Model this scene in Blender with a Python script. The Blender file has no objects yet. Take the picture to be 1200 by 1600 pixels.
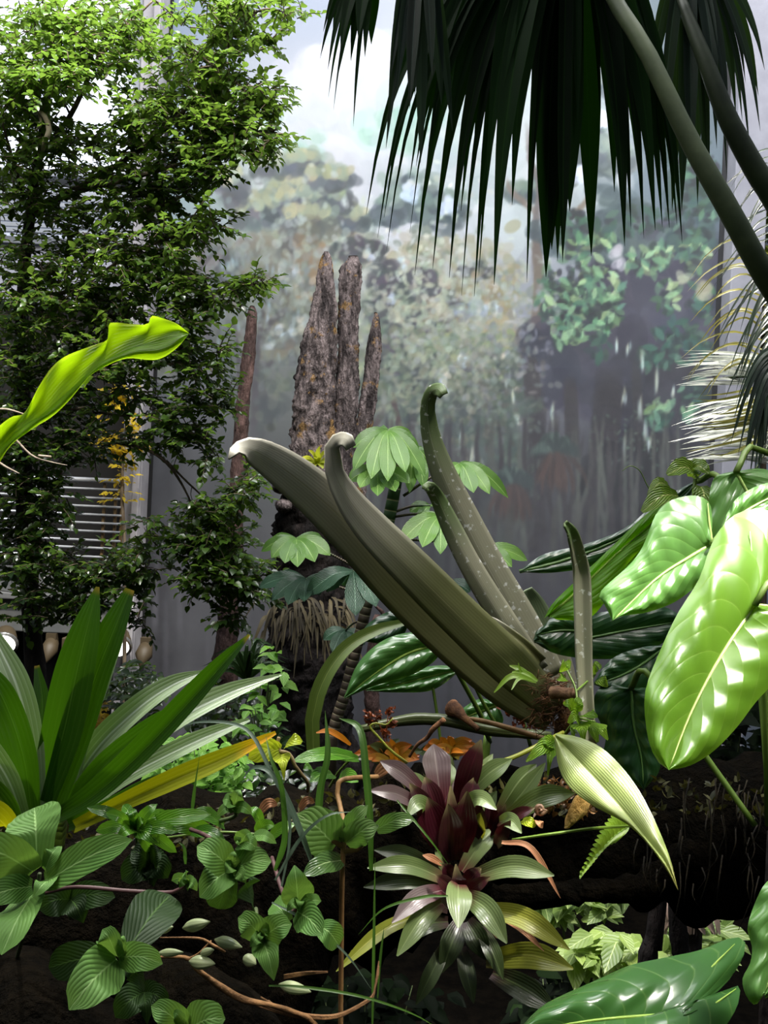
import bpy, math, random
import numpy as np
from mathutils import Vector, Matrix, noise
R = random.Random(7)
S = bpy.context.scene
COL = S.collection
F = 1500.0
ROLL = math.radians(2.6)
CAM = Vector((0, 0, 3.0))
RT = Vector((math.cos(ROLL), 0, math.sin(ROLL)))
UP = Vector((-math.sin(ROLL), 0, math.cos(ROLL)))
FW = Vector((0, 1, 0))

def P(px, py, Y):
    "the point of the place that lies Y metres deep on the sight line of a photo pixel"
    return CAM + (FW + RT * ((px - 600) / F) + UP * ((800 - py) / F)) * Y

def lin(c):
    return tuple(((v / 255) / 12.92 if v / 255 <= 0.04045 else ((v / 255 + 0.055) / 1.055) ** 2.4) for v in c)

# ---------------------------------------------------------------- materials
class NT:
    def __init__(s, name):
        s.m = bpy.data.materials.new(name); s.m.use_nodes = True
        s.t = s.m.node_tree; s.t.nodes.clear()
        s.out = s.t.nodes.new('ShaderNodeOutputMaterial')
    def n(s, typ, **kw):
        x = s.t.nodes.new('ShaderNode' + typ)
        for k, v in kw.items(): setattr(x, k, v)
        return x
    def l(s, a, b): s.t.links.new(a, b)
    def put(s, sock, v):
        if isinstance(v, bpy.types.NodeSocket): s.l(v, sock)
        elif hasattr(v, '__len__') and len(v) == 3 and sock.type == 'RGBA': sock.default_value = (*v, 1)
        else: sock.default_value = v
    def math(s, op, a, b=None, c=None, clamp=False):
        x = s.n('Math', operation=op, use_clamp=clamp)
        for i, v in enumerate((a, b, c)):
            if v is not None: s.put(x.inputs[i], v)
        return x.outputs[0]
    def mix(s, f, a, b, blend='MIX'):
        x = s.n('Mix', data_type='RGBA', blend_type=blend)
        s.put(x.inputs[0], f); s.put(x.inputs[6], a); s.put(x.inputs[7], b)
        return x.outputs[2]
    def sstep(s, v, a, b, lo=0.0, hi=1.0):
        x = s.n('MapRange', interpolation_type='SMOOTHSTEP')
        for i, q in enumerate((v, a, b, lo, hi)): s.put(x.inputs[i], q)
        return x.outputs[0]
    def noise(s, scale, detail=3, rough=.55, vec=None, dim='3D'):
        x = s.n('TexNoise'); x.inputs['Scale'].default_value = scale
        x.inputs['Detail'].default_value = detail; x.inputs['Roughness'].default_value = rough
        if vec is None:
            vec = s.n('TexCoord').outputs['Object']
        s.l(vec, x.inputs['Vector'])
        return x.outputs['Fac']
    def bump(s, h, strength, dist=.01):
        x = s.n('Bump'); x.inputs['Strength'].default_value = strength; x.inputs['Distance'].default_value = dist
        s.l(h, x.inputs['Height']); return x.outputs[0]
    def principled(s, col, rough=.5, normal=None, spec=.5):
        p = s.n('BsdfPrincipled')
        s.put(p.inputs['Base Color'], col); s.put(p.inputs['Roughness'], rough)
        p.inputs['Specular IOR Level'].default_value = spec
        if normal is not None: s.l(normal, p.inputs['Normal'])
        return p
    def done(s, sh):
        s.l(sh, s.out.inputs['Surface']); return s.m

def leafmat(name, c1, c2, vein=None, mode='lat', nv=9, slant=.35, rough=.35, tl=.25, tcol=None, bump=.35,
            tip=None, tip0=.5, tip1=.9, base=None, base1=.3, spec=.5, mid=.05, vs=.35, nscale=9, spots=None, edge=None, tintk=.7):
    """a leaf: two greens mottled, midrib, side veins from the leaf's own length/width coordinates, some light through it"""
    t = NT(name)
    uv = t.n('UVMap').outputs[0]
    sep = t.n('SeparateXYZ'); t.l(uv, sep.inputs[0])
    u, v = sep.outputs[0], sep.outputs[1]
    d = t.math('MULTIPLY', t.math('ABSOLUTE', t.math('SUBTRACT', v, .5)), 2)
    at = t.n('Attribute', attribute_name='tint').outputs['Fac']
    nz = t.noise(nscale, 4)
    f = t.math('ADD', t.math('MULTIPLY', t.sstep(nz, .3, .7), 1 - tintk), t.math('MULTIPLY', at, tintk), clamp=True)
    c = t.mix(f, lin(c1), lin(c2))
    if base: c = t.mix(t.sstep(u, 0.0, base1, 1.0, 0.0), c, lin(base))
    if tip: c = t.mix(t.sstep(u, tip0, tip1), c, lin(tip))
    h = None
    if mode == 'lat':
        ph = t.math('MULTIPLY', t.math('SUBTRACT', u, t.math('MULTIPLY', d, slant)), nv * 6.2832)
        w = t.math('ABSOLUTE', t.math('SINE', t.math('MULTIPLY', ph, .5)))
        lv = t.sstep(w, 0.0, .22, 1.0, 0.0); h = w
        wide = t.math('POWER', w, .6); h = wide
    elif mode == 'long':
        w = t.math('ABSOLUTE', t.math('SINE', t.math('MULTIPLY', v, nv * 3.1416)))
        lv = t.sstep(w, 0.0, .5, 1.0, 0.0); h = w
    if vein is not None and mode != 'none':
        mr = t.sstep(d, mid * .5, mid, 1.0, 0.0)
        m = t.math('MAXIMUM', t.math('MULTIPLY', lv, vs), mr)
        c = t.mix(m, c, lin(vein))
    if edge: c = t.mix(t.sstep(d, .86, .97), c, lin(edge))
    if spots:
        vo = t.noise(spots[1], 2, .5, uv)
        vo2 = t.noise(60, 2, .6)
        c = t.mix(t.math('MULTIPLY', t.sstep(vo2, .6, .68), spots[2]), c, lin(spots[0]))
    nrm = None
    if h is not None and bump: nrm = t.bump(h, bump, .004)
    p = t.principled(c, rough, nrm, spec)
    if tl > 0:
        tr = t.n('BsdfTranslucent')
        if tcol is None: tc = t.mix(.5, c, tuple(min(1, q * 2.0) for q in lin(c2)))
        else: tc = t.mix(.75, c, lin(tcol))
        t.l(tc, tr.inputs[0])
        mx = t.n('MixShader'); mx.inputs[0].default_value = tl
        t.l(p.outputs[0], mx.inputs[1]); t.l(tr.outputs[0], mx.inputs[2])
        return t.done(mx.outputs[0])
    return t.done(p.outputs[0])

def roughmat(name, c1, c2, scale=6, rough=.8, bump=.5, stretch=(1, 1, 1), c3=None, spec=.3, dist=.02, c3at=(.62, .72)):
    t = NT(name)
    mp = t.n('Mapping'); t.l(t.n('TexCoord').outputs['Object'], mp.inputs[0]); mp.inputs['Scale'].default_value = stretch
    a = t.noise(scale, 6, .65, mp.outputs[0]); b = t.noise(scale * 3.7, 5, .6, mp.outputs[0])
    c = t.mix(t.sstep(a, .35, .65), lin(c1), lin(c2))
    c = t.mix(t.math('MULTIPLY', t.sstep(b, .45, .7), .5), c, lin(c1))
    if c3:
        g = t.noise(scale * .8, 4, .6); c = t.mix(t.math('MULTIPLY', t.sstep(g, *c3at), .8), c, lin(c3))
    hsum = t.math('ADD', a, t.math('MULTIPLY', b, .5))
    return t.done(t.principled(c, rough, t.bump(hsum, bump, dist), spec).outputs[0])

def plainmat(name, c, rough=.5, metal=0, emit=0):
    t = NT(name); nz = t.noise(14, 3)
    col = t.mix(t.math('MULTIPLY', nz, .35), lin(c), tuple(q * .6 for q in lin(c)))
    p = t.principled(col, rough); p.inputs['Metallic'].default_value = metal
    if emit:
        p.inputs['Emission Color'].default_value = (*lin(c), 1); p.inputs['Emission Strength'].default_value = emit
    return t.done(p.outputs[0])

# ---------------------------------------------------------------- mesh building
class MB:
    def __init__(s): s.v = []; s.f = []; s.uv = []; s.t = []
    def add(s, p, uv=(0, 0), t=.5):
        s.v.append(tuple(p)); s.uv.append(uv); s.t.append(t); return len(s.v) - 1
    def grid(s, rows, uvs=None, t=.5, close=False):
        "rows of points -> quads"
        n = len(rows[0]); base = len(s.v); nr = len(rows)
        for i, r in enumerate(rows):
            for j, p in enumerate(r):
                s.add(p, uvs[i][j] if uvs else (i / max(1, nr - 1), j / max(1, n - 1)), t)
        for i in range(nr - 1):
            for j in range(n if close else n - 1):
                k = (j + 1) % n
                s.f.append((base + i * n + j, base + i * n + k, base + (i + 1) * n + k, base + (i + 1) * n + j))
        return base
    def box(s, lo, hi):
        b = len(s.v)
        for z in (lo[2], hi[2]):
            for x, y in ((lo[0], lo[1]), (hi[0], lo[1]), (hi[0], hi[1]), (lo[0], hi[1])): s.add((x, y, z))
        for q in ((0, 3, 2, 1), (4, 5, 6, 7), (0, 1, 5, 4), (1, 2, 6, 5), (2, 3, 7, 6), (3, 0, 4, 7)):
            s.f.append(tuple(b + i for i in q))
    def build(s, name, mat, parent=None, origin=None, smooth=True, bevel=0):
        o0 = Vector(origin) if origin is not None else (ROOT(parent).location.copy() if parent else Vector((0, 0, 0)))
        me = bpy.data.meshes.new(name)
        vv = [(a[0] - o0.x, a[1] - o0.y, a[2] - o0.z) for a in s.v]
        me.from_pydata(vv, [], s.f)
        ul = me.uv_layers.new(name='UVMap')
        li = np.empty(len(me.loops), dtype=np.int32); me.loops.foreach_get('vertex_index', li)
        ul.data.foreach_set('uv', np.array(s.uv, dtype=np.float32)[li].ravel())
        a = me.attributes.new('tint', 'FLOAT', 'POINT'); a.data.foreach_set('value', np.array(s.t, dtype=np.float32))
        if smooth: me.polygons.foreach_set('use_smooth', [True] * len(me.polygons))
        me.materials.append(mat); me.update()
        ob = bpy.data.objects.new(name, me); COL.objects.link(ob)
        if parent: ob.parent = parent
        else: ob.location = o0
        if bevel:
            b = ob.modifiers.new('bevel', 'BEVEL'); b.width = bevel; b.segments = 2
        return ob

def ROOT(o):
    while o.parent: o = o.parent
    return o

def thing(name, label, cat, loc, group=None):
    o = bpy.data.objects.new(name, None); COL.objects.link(o); o.location = loc
    o.empty_display_size = .05
    return tag(o, label, cat, group)

def tag(o, label, cat, group=None, kind=None):
    o['label'] = label; o['category'] = cat
    if group: o['group'] = group
    if kind: o['kind'] = kind
    return o

def struct(o, label=None):
    o['kind'] = 'structure'
    if label: o['label'] = label
    return o

def cr(pts, n):
    "resample a polyline (tuples) with a Catmull-Rom spline to n+1 points"
    p = [np.array(q, dtype=float) for q in pts]
    if len(p) == 2: p = [p[0], (p[0] + p[1]) / 2, p[1]]
    p = [2 * p[0] - p[1]] + p + [2 * p[-1] - p[-2]]
    # parametrise by chord length so that samples spread evenly
    k = len(p) - 3
    ds = [np.linalg.norm(p[i + 2][:2] - p[i + 1][:2]) + 1e-9 for i in range(k)]
    cum = np.concatenate([[0], np.cumsum(ds)]); cum /= cum[-1]
    out = []
    for j in range(n + 1):
        s_ = j / n
        i = min(k - 1, int(np.searchsorted(cum, s_, 'right') - 1))
        t = (s_ - cum[i]) / (cum[i + 1] - cum[i])
        a, b, c, d = p[i], p[i + 1], p[i + 2], p[i + 3]
        out.append(.5 * ((2 * b) + (-a + c) * t + (2 * a - 5 * b + 4 * c - d) * t * t + (-a + 3 * b - 3 * c + d) * t ** 3))
    return out

def tube(mb, pts, rad, n=8, seg=None, rough=0, cap=True, t=.5):
    "pts world points; rad list or number"
    m = len(pts)
    rr = rad if hasattr(rad, '__len__') else [rad] * m
    q = cr([(*p, r) for p, r in zip(pts, rr)], seg or (m - 1) * 4)
    rows = []; side = None
    for i, a in enumerate(q):
        p = Vector(a[:3]); nx = Vector(q[min(i + 1, len(q) - 1)][:3]); pv = Vector(q[max(i - 1, 0)][:3])
        tg = (nx - pv).normalized()
        if side is None:
            side = tg.cross(Vector((.3, .9, .2))).normalized()
        side = (side - tg * side.dot(tg)).normalized(); bi = tg.cross(side)
        row = []
        for j in range(n):
            an = 2 * math.pi * j / n
            r = max(1e-5, a[3])
            if rough: r *= 1 + rough * (noise.noise((p + (side * math.cos(an) + bi * math.sin(an)) * r) * (2.2 / max(.02, r)) * .35) )
            row.append(p + (side * math.cos(an) + bi * math.sin(an)) * r)
        rows.append(row)
    b = mb.grid(rows, [[(i / (len(rows) - 1), j / n) for j in range(n)] for i in range(len(rows))], t, close=True)
    if cap:
        mb.f.append(tuple(b + j for j in range(n))[::-1])
        e = b + (len(rows) - 1) * n; mb.f.append(tuple(e + j for j in range(n)))

def ptube(mb, pts, rpx, n=8, seg=None, rough=0, t=.5):
    "tube through (px,py,Y) points with radius in photo pixels"
    rr = rpx if hasattr(rpx, '__len__') else [rpx] * len(pts)
    tube(mb, [P(*p) for p in pts], [r * p[2] / F for r, p in zip(rr, pts)], n, seg, rough, t=t)

NH = Vector((0, -1, .55)).normalized()
def ribbon(mb, pts, hw, nh=NH, nl=14, nw=4, fold=.25, cup=0.0, ripple=0.0, rk=6, twist=0.0, t=.5, world=False, prof=None, droopn=False, ph=0):
    """a leaf along a midrib of (px,py,Y) points; hw: half widths in pixels at those points, or one number shaped by prof(t)"""
    m = len(pts)
    if hasattr(hw, '__len__'): ws = list(hw)
    else:
        q_ = prof or (lambda x: (math.sin(math.pi * min(1, x * .86 + .1)) ** .8))
        ws = None
    src = []
    for i, p in enumerate(pts):
        wp = Vector(p) if world else P(*p)
        k = 1.0 if world else p[2] / F
        src.append((*wp, (ws[i] if ws else 0) * k, k))
    q = cr(src, nl)
    rows = []; uvs = []
    for i, a in enumerate(q):
        u = i / nl
        p = Vector(a[:3]); tg = (Vector(q[min(i + 1, nl)][:3]) - Vector(q[max(i - 1, 0)][:3]))
        tg = tg.normalized() if tg.length > 1e-9 else Vector((0, 0, 1))
        w = a[3] if ws else hw * a[4] * q_(u)
        w = max(w, 2e-4)
        sd = tg.cross(nh)
        if sd.length < .15: sd = tg.cross(Vector((1, 0, .3)))
        sd.normalize(); nn = sd.cross(tg).normalized()
        if twist:
            an = twist * u; sd, nn = sd * math.cos(an) + nn * math.sin(an), nn * math.cos(an) - sd * math.sin(an)
        row = []; uvr = []
        for j in range(nw + 1):
            v = -1 + 2 * j / nw
            z = fold * abs(v) * w + cup * v * v * w + ripple * w * abs(v) * math.sin(rk * 6.283 * u + (1.3 if v > 0 else 0) + ph)
            row.append(p + sd * (w * v) + nn * z); uvr.append((u, j / nw))
        rows.append(row); uvs.append(uvr)
    mb.grid(rows, uvs, t)

def ruled(mb, mid, out, Yf, side, nu=26, nv=7, puff=.012, ripple=.004, nr=8, t=.5, edge=0.0, thick=0):
    """half a big leaf: the sheet ruled from midrib to outline, both in photo pixels; Yf(px,py) gives its plane"""
    M = cr(mid, nu); O = cr(out, nu)
    rows = []; uvs = []
    for i in range(nu + 1):
        u = i / nu; row = []; uvr = []
        for j in range(nv + 1):
            v = j / nv
            x, y = M[i] * (1 - v) + O[i] * v
            z = Yf(x, y) - puff * math.sin(math.pi * min(1, v * .9)) + puff * .6 * v ** 3
            z += ripple * math.sin(6.283 * (nr * u - .9 * v)) * min(1, v * 1.6)
            z += edge * math.sin(6.283 * (nr * .9 * u) + 1) * v ** 3
            row.append(P(x, y, z)); uvr.append((u, .5 + side * .5 * v))
        rows.append(row); uvs.append(uvr)
    mb.grid(rows, uvs, t)

def plane(Y0, x0, y0, a, b):
    return lambda x, y: Y0 + a * (x - x0) / 1000 + b * (y - y0) / 1000
# ---------------------------------------------------------------- camera, light
cd = bpy.data.cameras.new('camera'); cam = bpy.data.objects.new('camera', cd); COL.objects.link(cam)
cam.matrix_world = Matrix(((RT.x, UP.x, -FW.x, CAM.x), (RT.y, UP.y, -FW.y, CAM.y), (RT.z, UP.z, -FW.z, CAM.z), (0, 0, 0, 1)))
cd.sensor_fit = 'VERTICAL'; cd.sensor_height = 36; cd.lens = 36 * F / 1600; cd.clip_start = .05; cd.clip_end = 200
S.camera = cam
S.view_settings.view_transform = 'Standard'; S.view_settings.look = 'None'; S.view_settings.exposure = 0
try:
    S.cycles.use_denoising = True
    S.cycles.max_bounces = 6; S.cycles.transparent_max_bounces = 8; S.cycles.volume_bounces = 0
    S.cycles.sample_clamp_indirect = 4
except Exception: pass

W = bpy.data.worlds.new('world'); S.world = W; W.use_nodes = True
wt = W.node_tree; wt.nodes.clear()
wo = wt.nodes.new('ShaderNodeOutputWorld'); wb = wt.nodes.new('ShaderNodeBackground')
tc = wt.nodes.new('ShaderNodeTexCoord'); sx = wt.nodes.new('ShaderNodeSeparateXYZ'); rp = wt.nodes.new('ShaderNodeValToRGB')
wt.links.new(tc.outputs['Generated'], sx.inputs[0])
mr = wt.nodes.new('ShaderNodeMapRange'); mr.inputs[1].default_value = -1; mr.inputs[2].default_value = 1
wt.links.new(sx.outputs[2], mr.inputs[0]); wt.links.new(mr.outputs[0], rp.inputs[0])
e = rp.color_ramp.elements
e[0].position = .42; e[0].color = (.004, .006, .004, 1)
e[1].position = 1.0; e[1].color = (.80, .88, 1.0, 1)
k = rp.color_ramp.elements.new(.56); k.color = (.07, .085, .08, 1)
k = rp.color_ramp.elements.new(.75); k.color = (.40, .46, .52, 1)
wt.links.new(rp.outputs[0], wb.inputs[0]); wb.inputs[1].default_value = .42
wt.links.new(wb.outputs[0], wo.inputs[0])

def spot(name, frm, to, power, deg, blend=.5, size=.05, col=(1, .96, .88)):
    l = bpy.data.lights.new(name, 'SPOT'); l.energy = power; l.spot_size = math.radians(deg); l.spot_blend = blend
    l.shadow_soft_size = size; l.color = col
    o = bpy.data.objects.new(name, l); COL.objects.link(o); o.location = frm
    o.rotation_euler = (Vector(to) - Vector(frm)).to_track_quat('-Z', 'Y').to_euler()
    return o
def area(name, frm, to, power, sx_, sy_, col=(1, 1, 1)):
    l = bpy.data.lights.new(name, 'AREA'); l.shape = 'RECTANGLE'; l.size = sx_; l.size_y = sy_; l.energy = power; l.color = col
    o = bpy.data.objects.new(name, l); COL.objects.link(o); o.location = frm
    o.rotation_euler = (Vector(to) - Vector(frm)).to_track_quat('-Z', 'Y').to_euler()
    return o
# ---------------------------------------------------------------- the painted mural
def paint_mural():
    r = np.random.RandomState(3)
    sc = 2; X0, Y0_, X1, Y1_ = 200, -70, 1160, 1310
    w, h = (X1 - X0) // sc, (Y1_ - Y0_) // sc
    gx = np.array([250, 450, 650, 850, 1050]); gy = np.array([0, 150, 300, 450, 600, 750, 900, 1050, 1250])
    G = np.array([
        [(122,136,158),(158,168,190),(176,182,198),(160,170,182),(100,118,128)],
        [(126,140,156),(188,192,204),(206,210,218),(178,188,195),(98,116,126)],
        [(115,132,138),(168,176,174),(205,208,210),(188,196,203),(95,112,124)],
        [(95,103,106),(122,127,124),(155,160,154),(132,137,148),(66,72,88)],
        [(64,66,72),(92,96,94),(120,126,118),(96,98,108),(56,57,72)],
        [(48,48,53),(68,70,70),(92,97,94),(66,68,73),(44,45,52)],
        [(40,39,45),(58,58,62),(70,70,74),(62,61,68),(52,52,58)],
        [(37,36,41),(50,49,55),(66,64,71),(64,62,69),(52,51,56)],
        [(35,34,38),(46,45,50),(60,58,64),(58,56,62),(48,47,50)]], float)
    G *= np.array([.86, .9, 1.06, 1.12, 1.14, 1.12, 1.06, 1.04, 1.0])[:, None, None]  # paint rows dimmed at the overlit top, lifted midway for haze
    px = X0 + (np.arange(w) + .5) * sc; py = Y0_ + (np.arange(h) + .5) * sc
    ix = np.clip(np.searchsorted(gx, px) - 1, 0, 3); tx = np.clip((px - gx[ix]) / (gx[ix + 1] - gx[ix]), 0, 1)
    iy = np.clip(np.searchsorted(gy, py) - 1, 0, 7); ty = np.clip((py - gy[iy]) / (gy[iy + 1] - gy[iy]), 0, 1)
    tx = tx * tx * (3 - 2 * tx); ty = ty * ty * (3 - 2 * ty)
    A = G[iy][:, ix] * (1 - tx)[None, :, None] + G[iy][:, ix + 1] * tx[None, :, None]
    B = G[iy + 1][:, ix] * (1 - tx)[None, :, None] + G[iy + 1][:, ix + 1] * tx[None, :, None]
    C = A * (1 - ty)[:, None, None] + B * ty[:, None, None]
    BASE = C.copy()
    def dab(x, y, a, b, ang, col, al=.8, leaf=False):
        a /= sc; b /= sc; cx = (x - X0) / sc; cy = (y - Y0_) / sc; m = int(max(a, b) + 3)
        x0, x1 = max(0, int(cx) - m), min(w, int(cx) + m + 1); y0, y1 = max(0, int(cy) - m), min(h, int(cy) + m + 1)
        if x1 <= x0 or y1 <= y0: return
        yy, xx = np.mgrid[y0:y1, x0:x1]; dx = xx - cx; dy = yy - cy
        ca, sa = math.cos(ang), math.sin(ang); u = (dx * ca + dy * sa) / a; v = (-dx * sa + dy * ca) / b
        if leaf: d = np.abs(v) / np.maximum(1e-3, 1 - u * u) + (np.abs(u) > 1) * 9
        else: d = np.sqrt(u * u + v * v)
        k_ = np.clip((1 - d) * min(a, b) * .9 + .3, 0, 1)[..., None] * al
        C[y0:y1, x0:x1] = C[y0:y1, x0:x1] * (1 - k_) + np.array(col, float) * k_
    def J(c, s): return np.clip(np.array(c) + r.randn() * s + r.randn(3) * s * .25, 0, 255)
    def cloud(cx, cy, rx, ry, n, s0, s1, cols, al=.6, el=1.5, ang=None, leaf=False, jit=7, clump=0, fade=True):
        seeds = [(r.randn() * .45, r.randn() * .45) for _ in range(max(1, clump))]
        for _ in range(n):
            if clump:
                q = seeds[r.randint(clump)]; ox, oy = q[0] + r.randn() * .13, q[1] + r.randn() * .13
            else:
                th = r.rand() * 6.28; rr = math.sqrt(r.rand()); ox, oy = rr * math.cos(th), rr * math.sin(th)
            x = cx + ox * rx; y = cy + oy * ry; s_ = s0 + (s1 - s0) * r.rand()
            an = r.rand() * 3.14 if ang is None else ang + r.randn() * .35
            dab(x, y, s_ * (el if not leaf else 1.1), s_ * (.5 if leaf else 1), an, J(cols[r.randint(len(cols))], jit), al * (.6 + .4 * r.rand()), leaf)
    def line(pts, w0, w1, col, al=.7, jit=4):
        q = cr(pts, 60)
        for i, p in enumerate(q): dab(p[0] + r.randn() * .7, p[1], w0 + (w1 - w0) * i / 60 + .8, 6 + w0 * .4, 0, J(col, jit), al * min(1, (i + 1) / 14, (61 - i) / 14))
    # soft pale clouds and far crowns in the top
    cloud(560, 240, 150, 170, 160, 14, 34, [(198,201,210),(186,190,198),(204,208,216),(182,188,192)], .3)
    cloud(800, 200, 200, 190, 200, 14, 30, [(184,193,200),(196,203,210),(172,186,186),(160,174,180)], .35)
    cloud(640, 190, 60, 70, 60, 8, 18, [(165,190,185),(180,200,196),(150,178,172)], .5, clump=5)
    for c_ in ((455,215,40,30),(490,235,30,20),(585,205,25,25)): cloud(*c_, 30, 6, 13, [(158,182,178),(175,192,190)], .5, clump=3)
    # left tree crown, layered greys, olives and mauve shade
    cloud(440, 330, 110, 90, 260, 7, 17, [(140,152,146),(154,162,152),(165,168,160),(128,140,138)], .55, clump=16)
    for (x, y, a, b) in ((470,300,48,14),(540,345,34,12),(440,322,40,16),(425,265,36,13),(505,318,42,13),(395,340,36,18),(470,258,30,10),(520,283,36,9),(360,300,22,24),(490,345,38,10)):
        cloud(x, y, a, b, 34, 5, 12, [(104,112,118),(116,122,126),(96,106,108)], .7)
        cloud(x - 5, y - b - 6, a, b * .6, 26, 4, 10, [(158,166,148),(172,172,146),(148,160,150)], .75)
    cloud(400, 420, 130, 60, 260, 8, 17, [(112,118,114),(124,124,110),(96,104,104),(134,134,120),(108,104,102)], .55, clump=18)
    cloud(330, 520, 110, 100, 240, 8, 18, [(78,84,86),(90,96,94),(70,74,80),(104,108,100)], .5, clump=14)
    cloud(450, 500, 120, 90, 320, 6, 13, [(98,106,100),(112,116,102),(84,92,92),(118,120,106),(124,112,96)], .55, clump=20)
    for _ in range(60): dab(330 + r.rand() * 200, 400 + r.rand() * 160, 3, 9, r.randn() * .1, J((150,172,185), 8), .45)
    cloud(480, 420, 40, 50, 40, 4, 9, [(150,128,98),(138,120,96)], .45)
    for x, y in ((443,425),(462,428),(438,515),(452,520),(420,530),(470,505)): cloud(x, y, 8, 14, 8, 3, 6, [(168,180,186),(178,176,164)], .6)
    line([(322,350),(318,450),(326,560),(322,640)], 5, 8, (92,90,94), .5); line([(412,470),(400,560),(395,700)], 4, 6, (78,76,80), .5)
    line([(345,395),(322,425),(316,460)], 5, 7, (112,112,112), .5); line([(455,480),(425,500),(405,540)], 2, 3, (84,84,84), .5)
    line([(365,520),(372,560),(374,640)], 3, 4, (70,68,74), .5); line([(372,580),(430,565)], 2, 2, (80,78,82), .5)
    # middle crowns: olive and ochre leaf work with dark hollows
    cloud(690, 470, 170, 120, 900, 4, 10, [(142,150,134),(158,158,136),(128,140,126),(168,164,148),(118,128,120),(174,172,160)], .6, clump=46)
    for (x, y, a, b) in ((650,445,36,22),(742,432,34,16),(655,515,38,30),(600,440,26,30),(700,500,30,18),(610,540,30,40),(745,560,50,26),(700,560,40,24),(800,555,40,22),(660,575,46,18),(560,390,40,16),(590,480,18,34),(720,465,20,16)):
        cloud(x, y, a, b, 52, 4, 10, [(88,96,96),(100,104,106),(78,88,86),(96,92,102)], .75)
    cloud(760, 480, 80, 70, 260, 4, 8, [(160,152,132),(150,140,118),(168,162,146),(140,140,118),(166,170,150)], .6, clump=26)
    cloud(700, 560, 150, 60, 520, 3, 7, [(150,158,126),(134,148,120),(118,134,114),(158,160,138),(104,124,112)], .7, clump=46)
    cloud(680, 615, 170, 50, 300, 4, 9, [(96,108,98),(108,116,102),(80,92,86),(70,78,76)], .6, clump=24)
    cloud(690, 640, 150, 60, 160, 4, 10, [(86,100,94),(98,112,104),(80,88,88)], .55, clump=16)
    for x, y in ((693,585),(693,605),(640,540),(790,560),(773,478),(755,480),(745,470),(870,590),(628,410),(808,655),(720,560),(575,400),(610,470)): cloud(x, y, 7, 10, 8, 3, 6, [(186,202,210),(176,190,202),(196,190,180)], .7)
    cloud(735, 482, 30, 12, 20, 4, 8, [(150,164,180),(160,172,184)], .6)
    # crown behind the palm
    for (x, y, a, b) in ((900,210,38,36),(880,260,30,26),(930,240,36,30),(640,310,44,30),(690,335,40,26),(610,330,24,20),(860,280,24,14),(960,250,30,18),(990,140,50,40),(900,125,40,24),(820,300,26,10)):
        cloud(x, y, a, b, 70, 5, 11, [(104,116,124),(116,126,132),(92,106,112),(128,140,140)], .7)
        cloud(x, y - b, a, b * .5, 22, 4, 9, [(150,164,160),(138,156,150)], .6)
    for x, y in ((905,272),(700,320),(935,190),(640,300)): cloud(x, y, 12, 14, 14, 4, 8, [(196,208,226),(206,214,230)], .8)
    # the lit trunk and its branches
    line([(822,190),(828,250),(842,290),(836,340),(836,380),(836,440)], 3, 7, (128,124,126), .6); line([(836,360),(841,440),(836,520),(832,560)], 7, 9, (122,116,112), .65)
    line([(842,300),(860,260),(880,240)], 2, 2, (135,132,130), .5); line([(872,350),(910,320),(925,290)], 2, 1, (140,134,126), .5); line([(836,330),(800,300),(790,280)], 2, 1, (140,134,130), .5)
    # right: mauve dark mass with leaf clusters
    cloud(1030, 470, 110, 110, 260, 14, 30, [(74,74,92),(66,68,86),(82,82,100),(58,62,80)], .5)
    cloud(930, 560, 110, 70, 200, 12, 26, [(70,72,88),(62,64,80),(78,80,94)], .5)
    cloud(1040, 640, 100, 90, 200, 12, 26, [(52,54,66),(46,48,60),(60,60,74)], .5)
    cloud(960, 360, 100, 50, 160, 8, 18, [(88,104,112),(74,92,98),(104,120,124)], .5, clump=14)
    cloud(1075, 330, 50, 90, 150, 7, 15, [(64,88,92),(54,78,84),(80,104,104)], .55, clump=12)
    gl = [(112,148,126),(128,160,134),(96,132,114),(142,170,142),(150,172,140),(84,120,108)]
    gd = [(66,98,92),(78,110,100),(58,88,86),(92,124,110)]
    for (x, y, a, b, n, cs) in ((885,430,40,40,46,gl),(925,450,48,34,62,gl),(905,495,48,36,62,gl),(860,470,22,30,26,gl),(945,480,28,30,34,gl),(880,525,24,20,24,gl),(895,355,34,28,40,gd),(925,380,40,26,40,gl),
                                (1010,408,34,20,34,gl),(1030,395,26,16,22,gl),(1085,400,24,26,20,gl),(1043,462,20,26,24,gl),(1060,520,40,24,36,gd),(1085,545,34,30,34,gd),(1095,470,22,40,20,gd),
                                (1050,640,40,20,36,gl),(1030,655,20,14,16,gd),(955,700,30,22,36,gd),(1085,610,24,20,22,gd),(1020,560,30,20,20,gd),(980,345,60,24,34,gd),(935,540,20,20,14,gd),(1080,340,40,40,40,gd),(1090,260,30,40,40,gd)):
        for rep in range(3):
            cloud(x, y, a, b, int(n * .3), 7, 13, [tuple(q * (.72 + .18 * rep) for q in c_) for c_ in cs], .9, leaf=True, jit=8)
            if rep < 2: cloud(x, y, a, b, n // 4, 3, 7, [(52,66,72),(46,54,64)], .7)
    cloud(1098, 452, 10, 12, 10, 5, 9, [(150,150,138),(164,160,140)], .6); cloud(1068, 432, 7, 9, 6, 4, 7, [(150,156,146)], .7); cloud(965, 402, 9, 16, 8, 5, 8, [(178,180,190)], .7)
    # dark trunks below
    line([(838,600),(838,700),(836,800),(830,900),(828,1000)], 14, 16, (58,56,62), .55); line([(828,560),(832,620)], 10, 13, (70,68,74), .5)
    line([(950,570),(948,640),(938,720),(912,800),(890,880)], 22, 26, (54,52,60), .5); line([(992,560),(996,640),(1000,720)], 7, 9, (56,56,64), .5)
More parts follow.
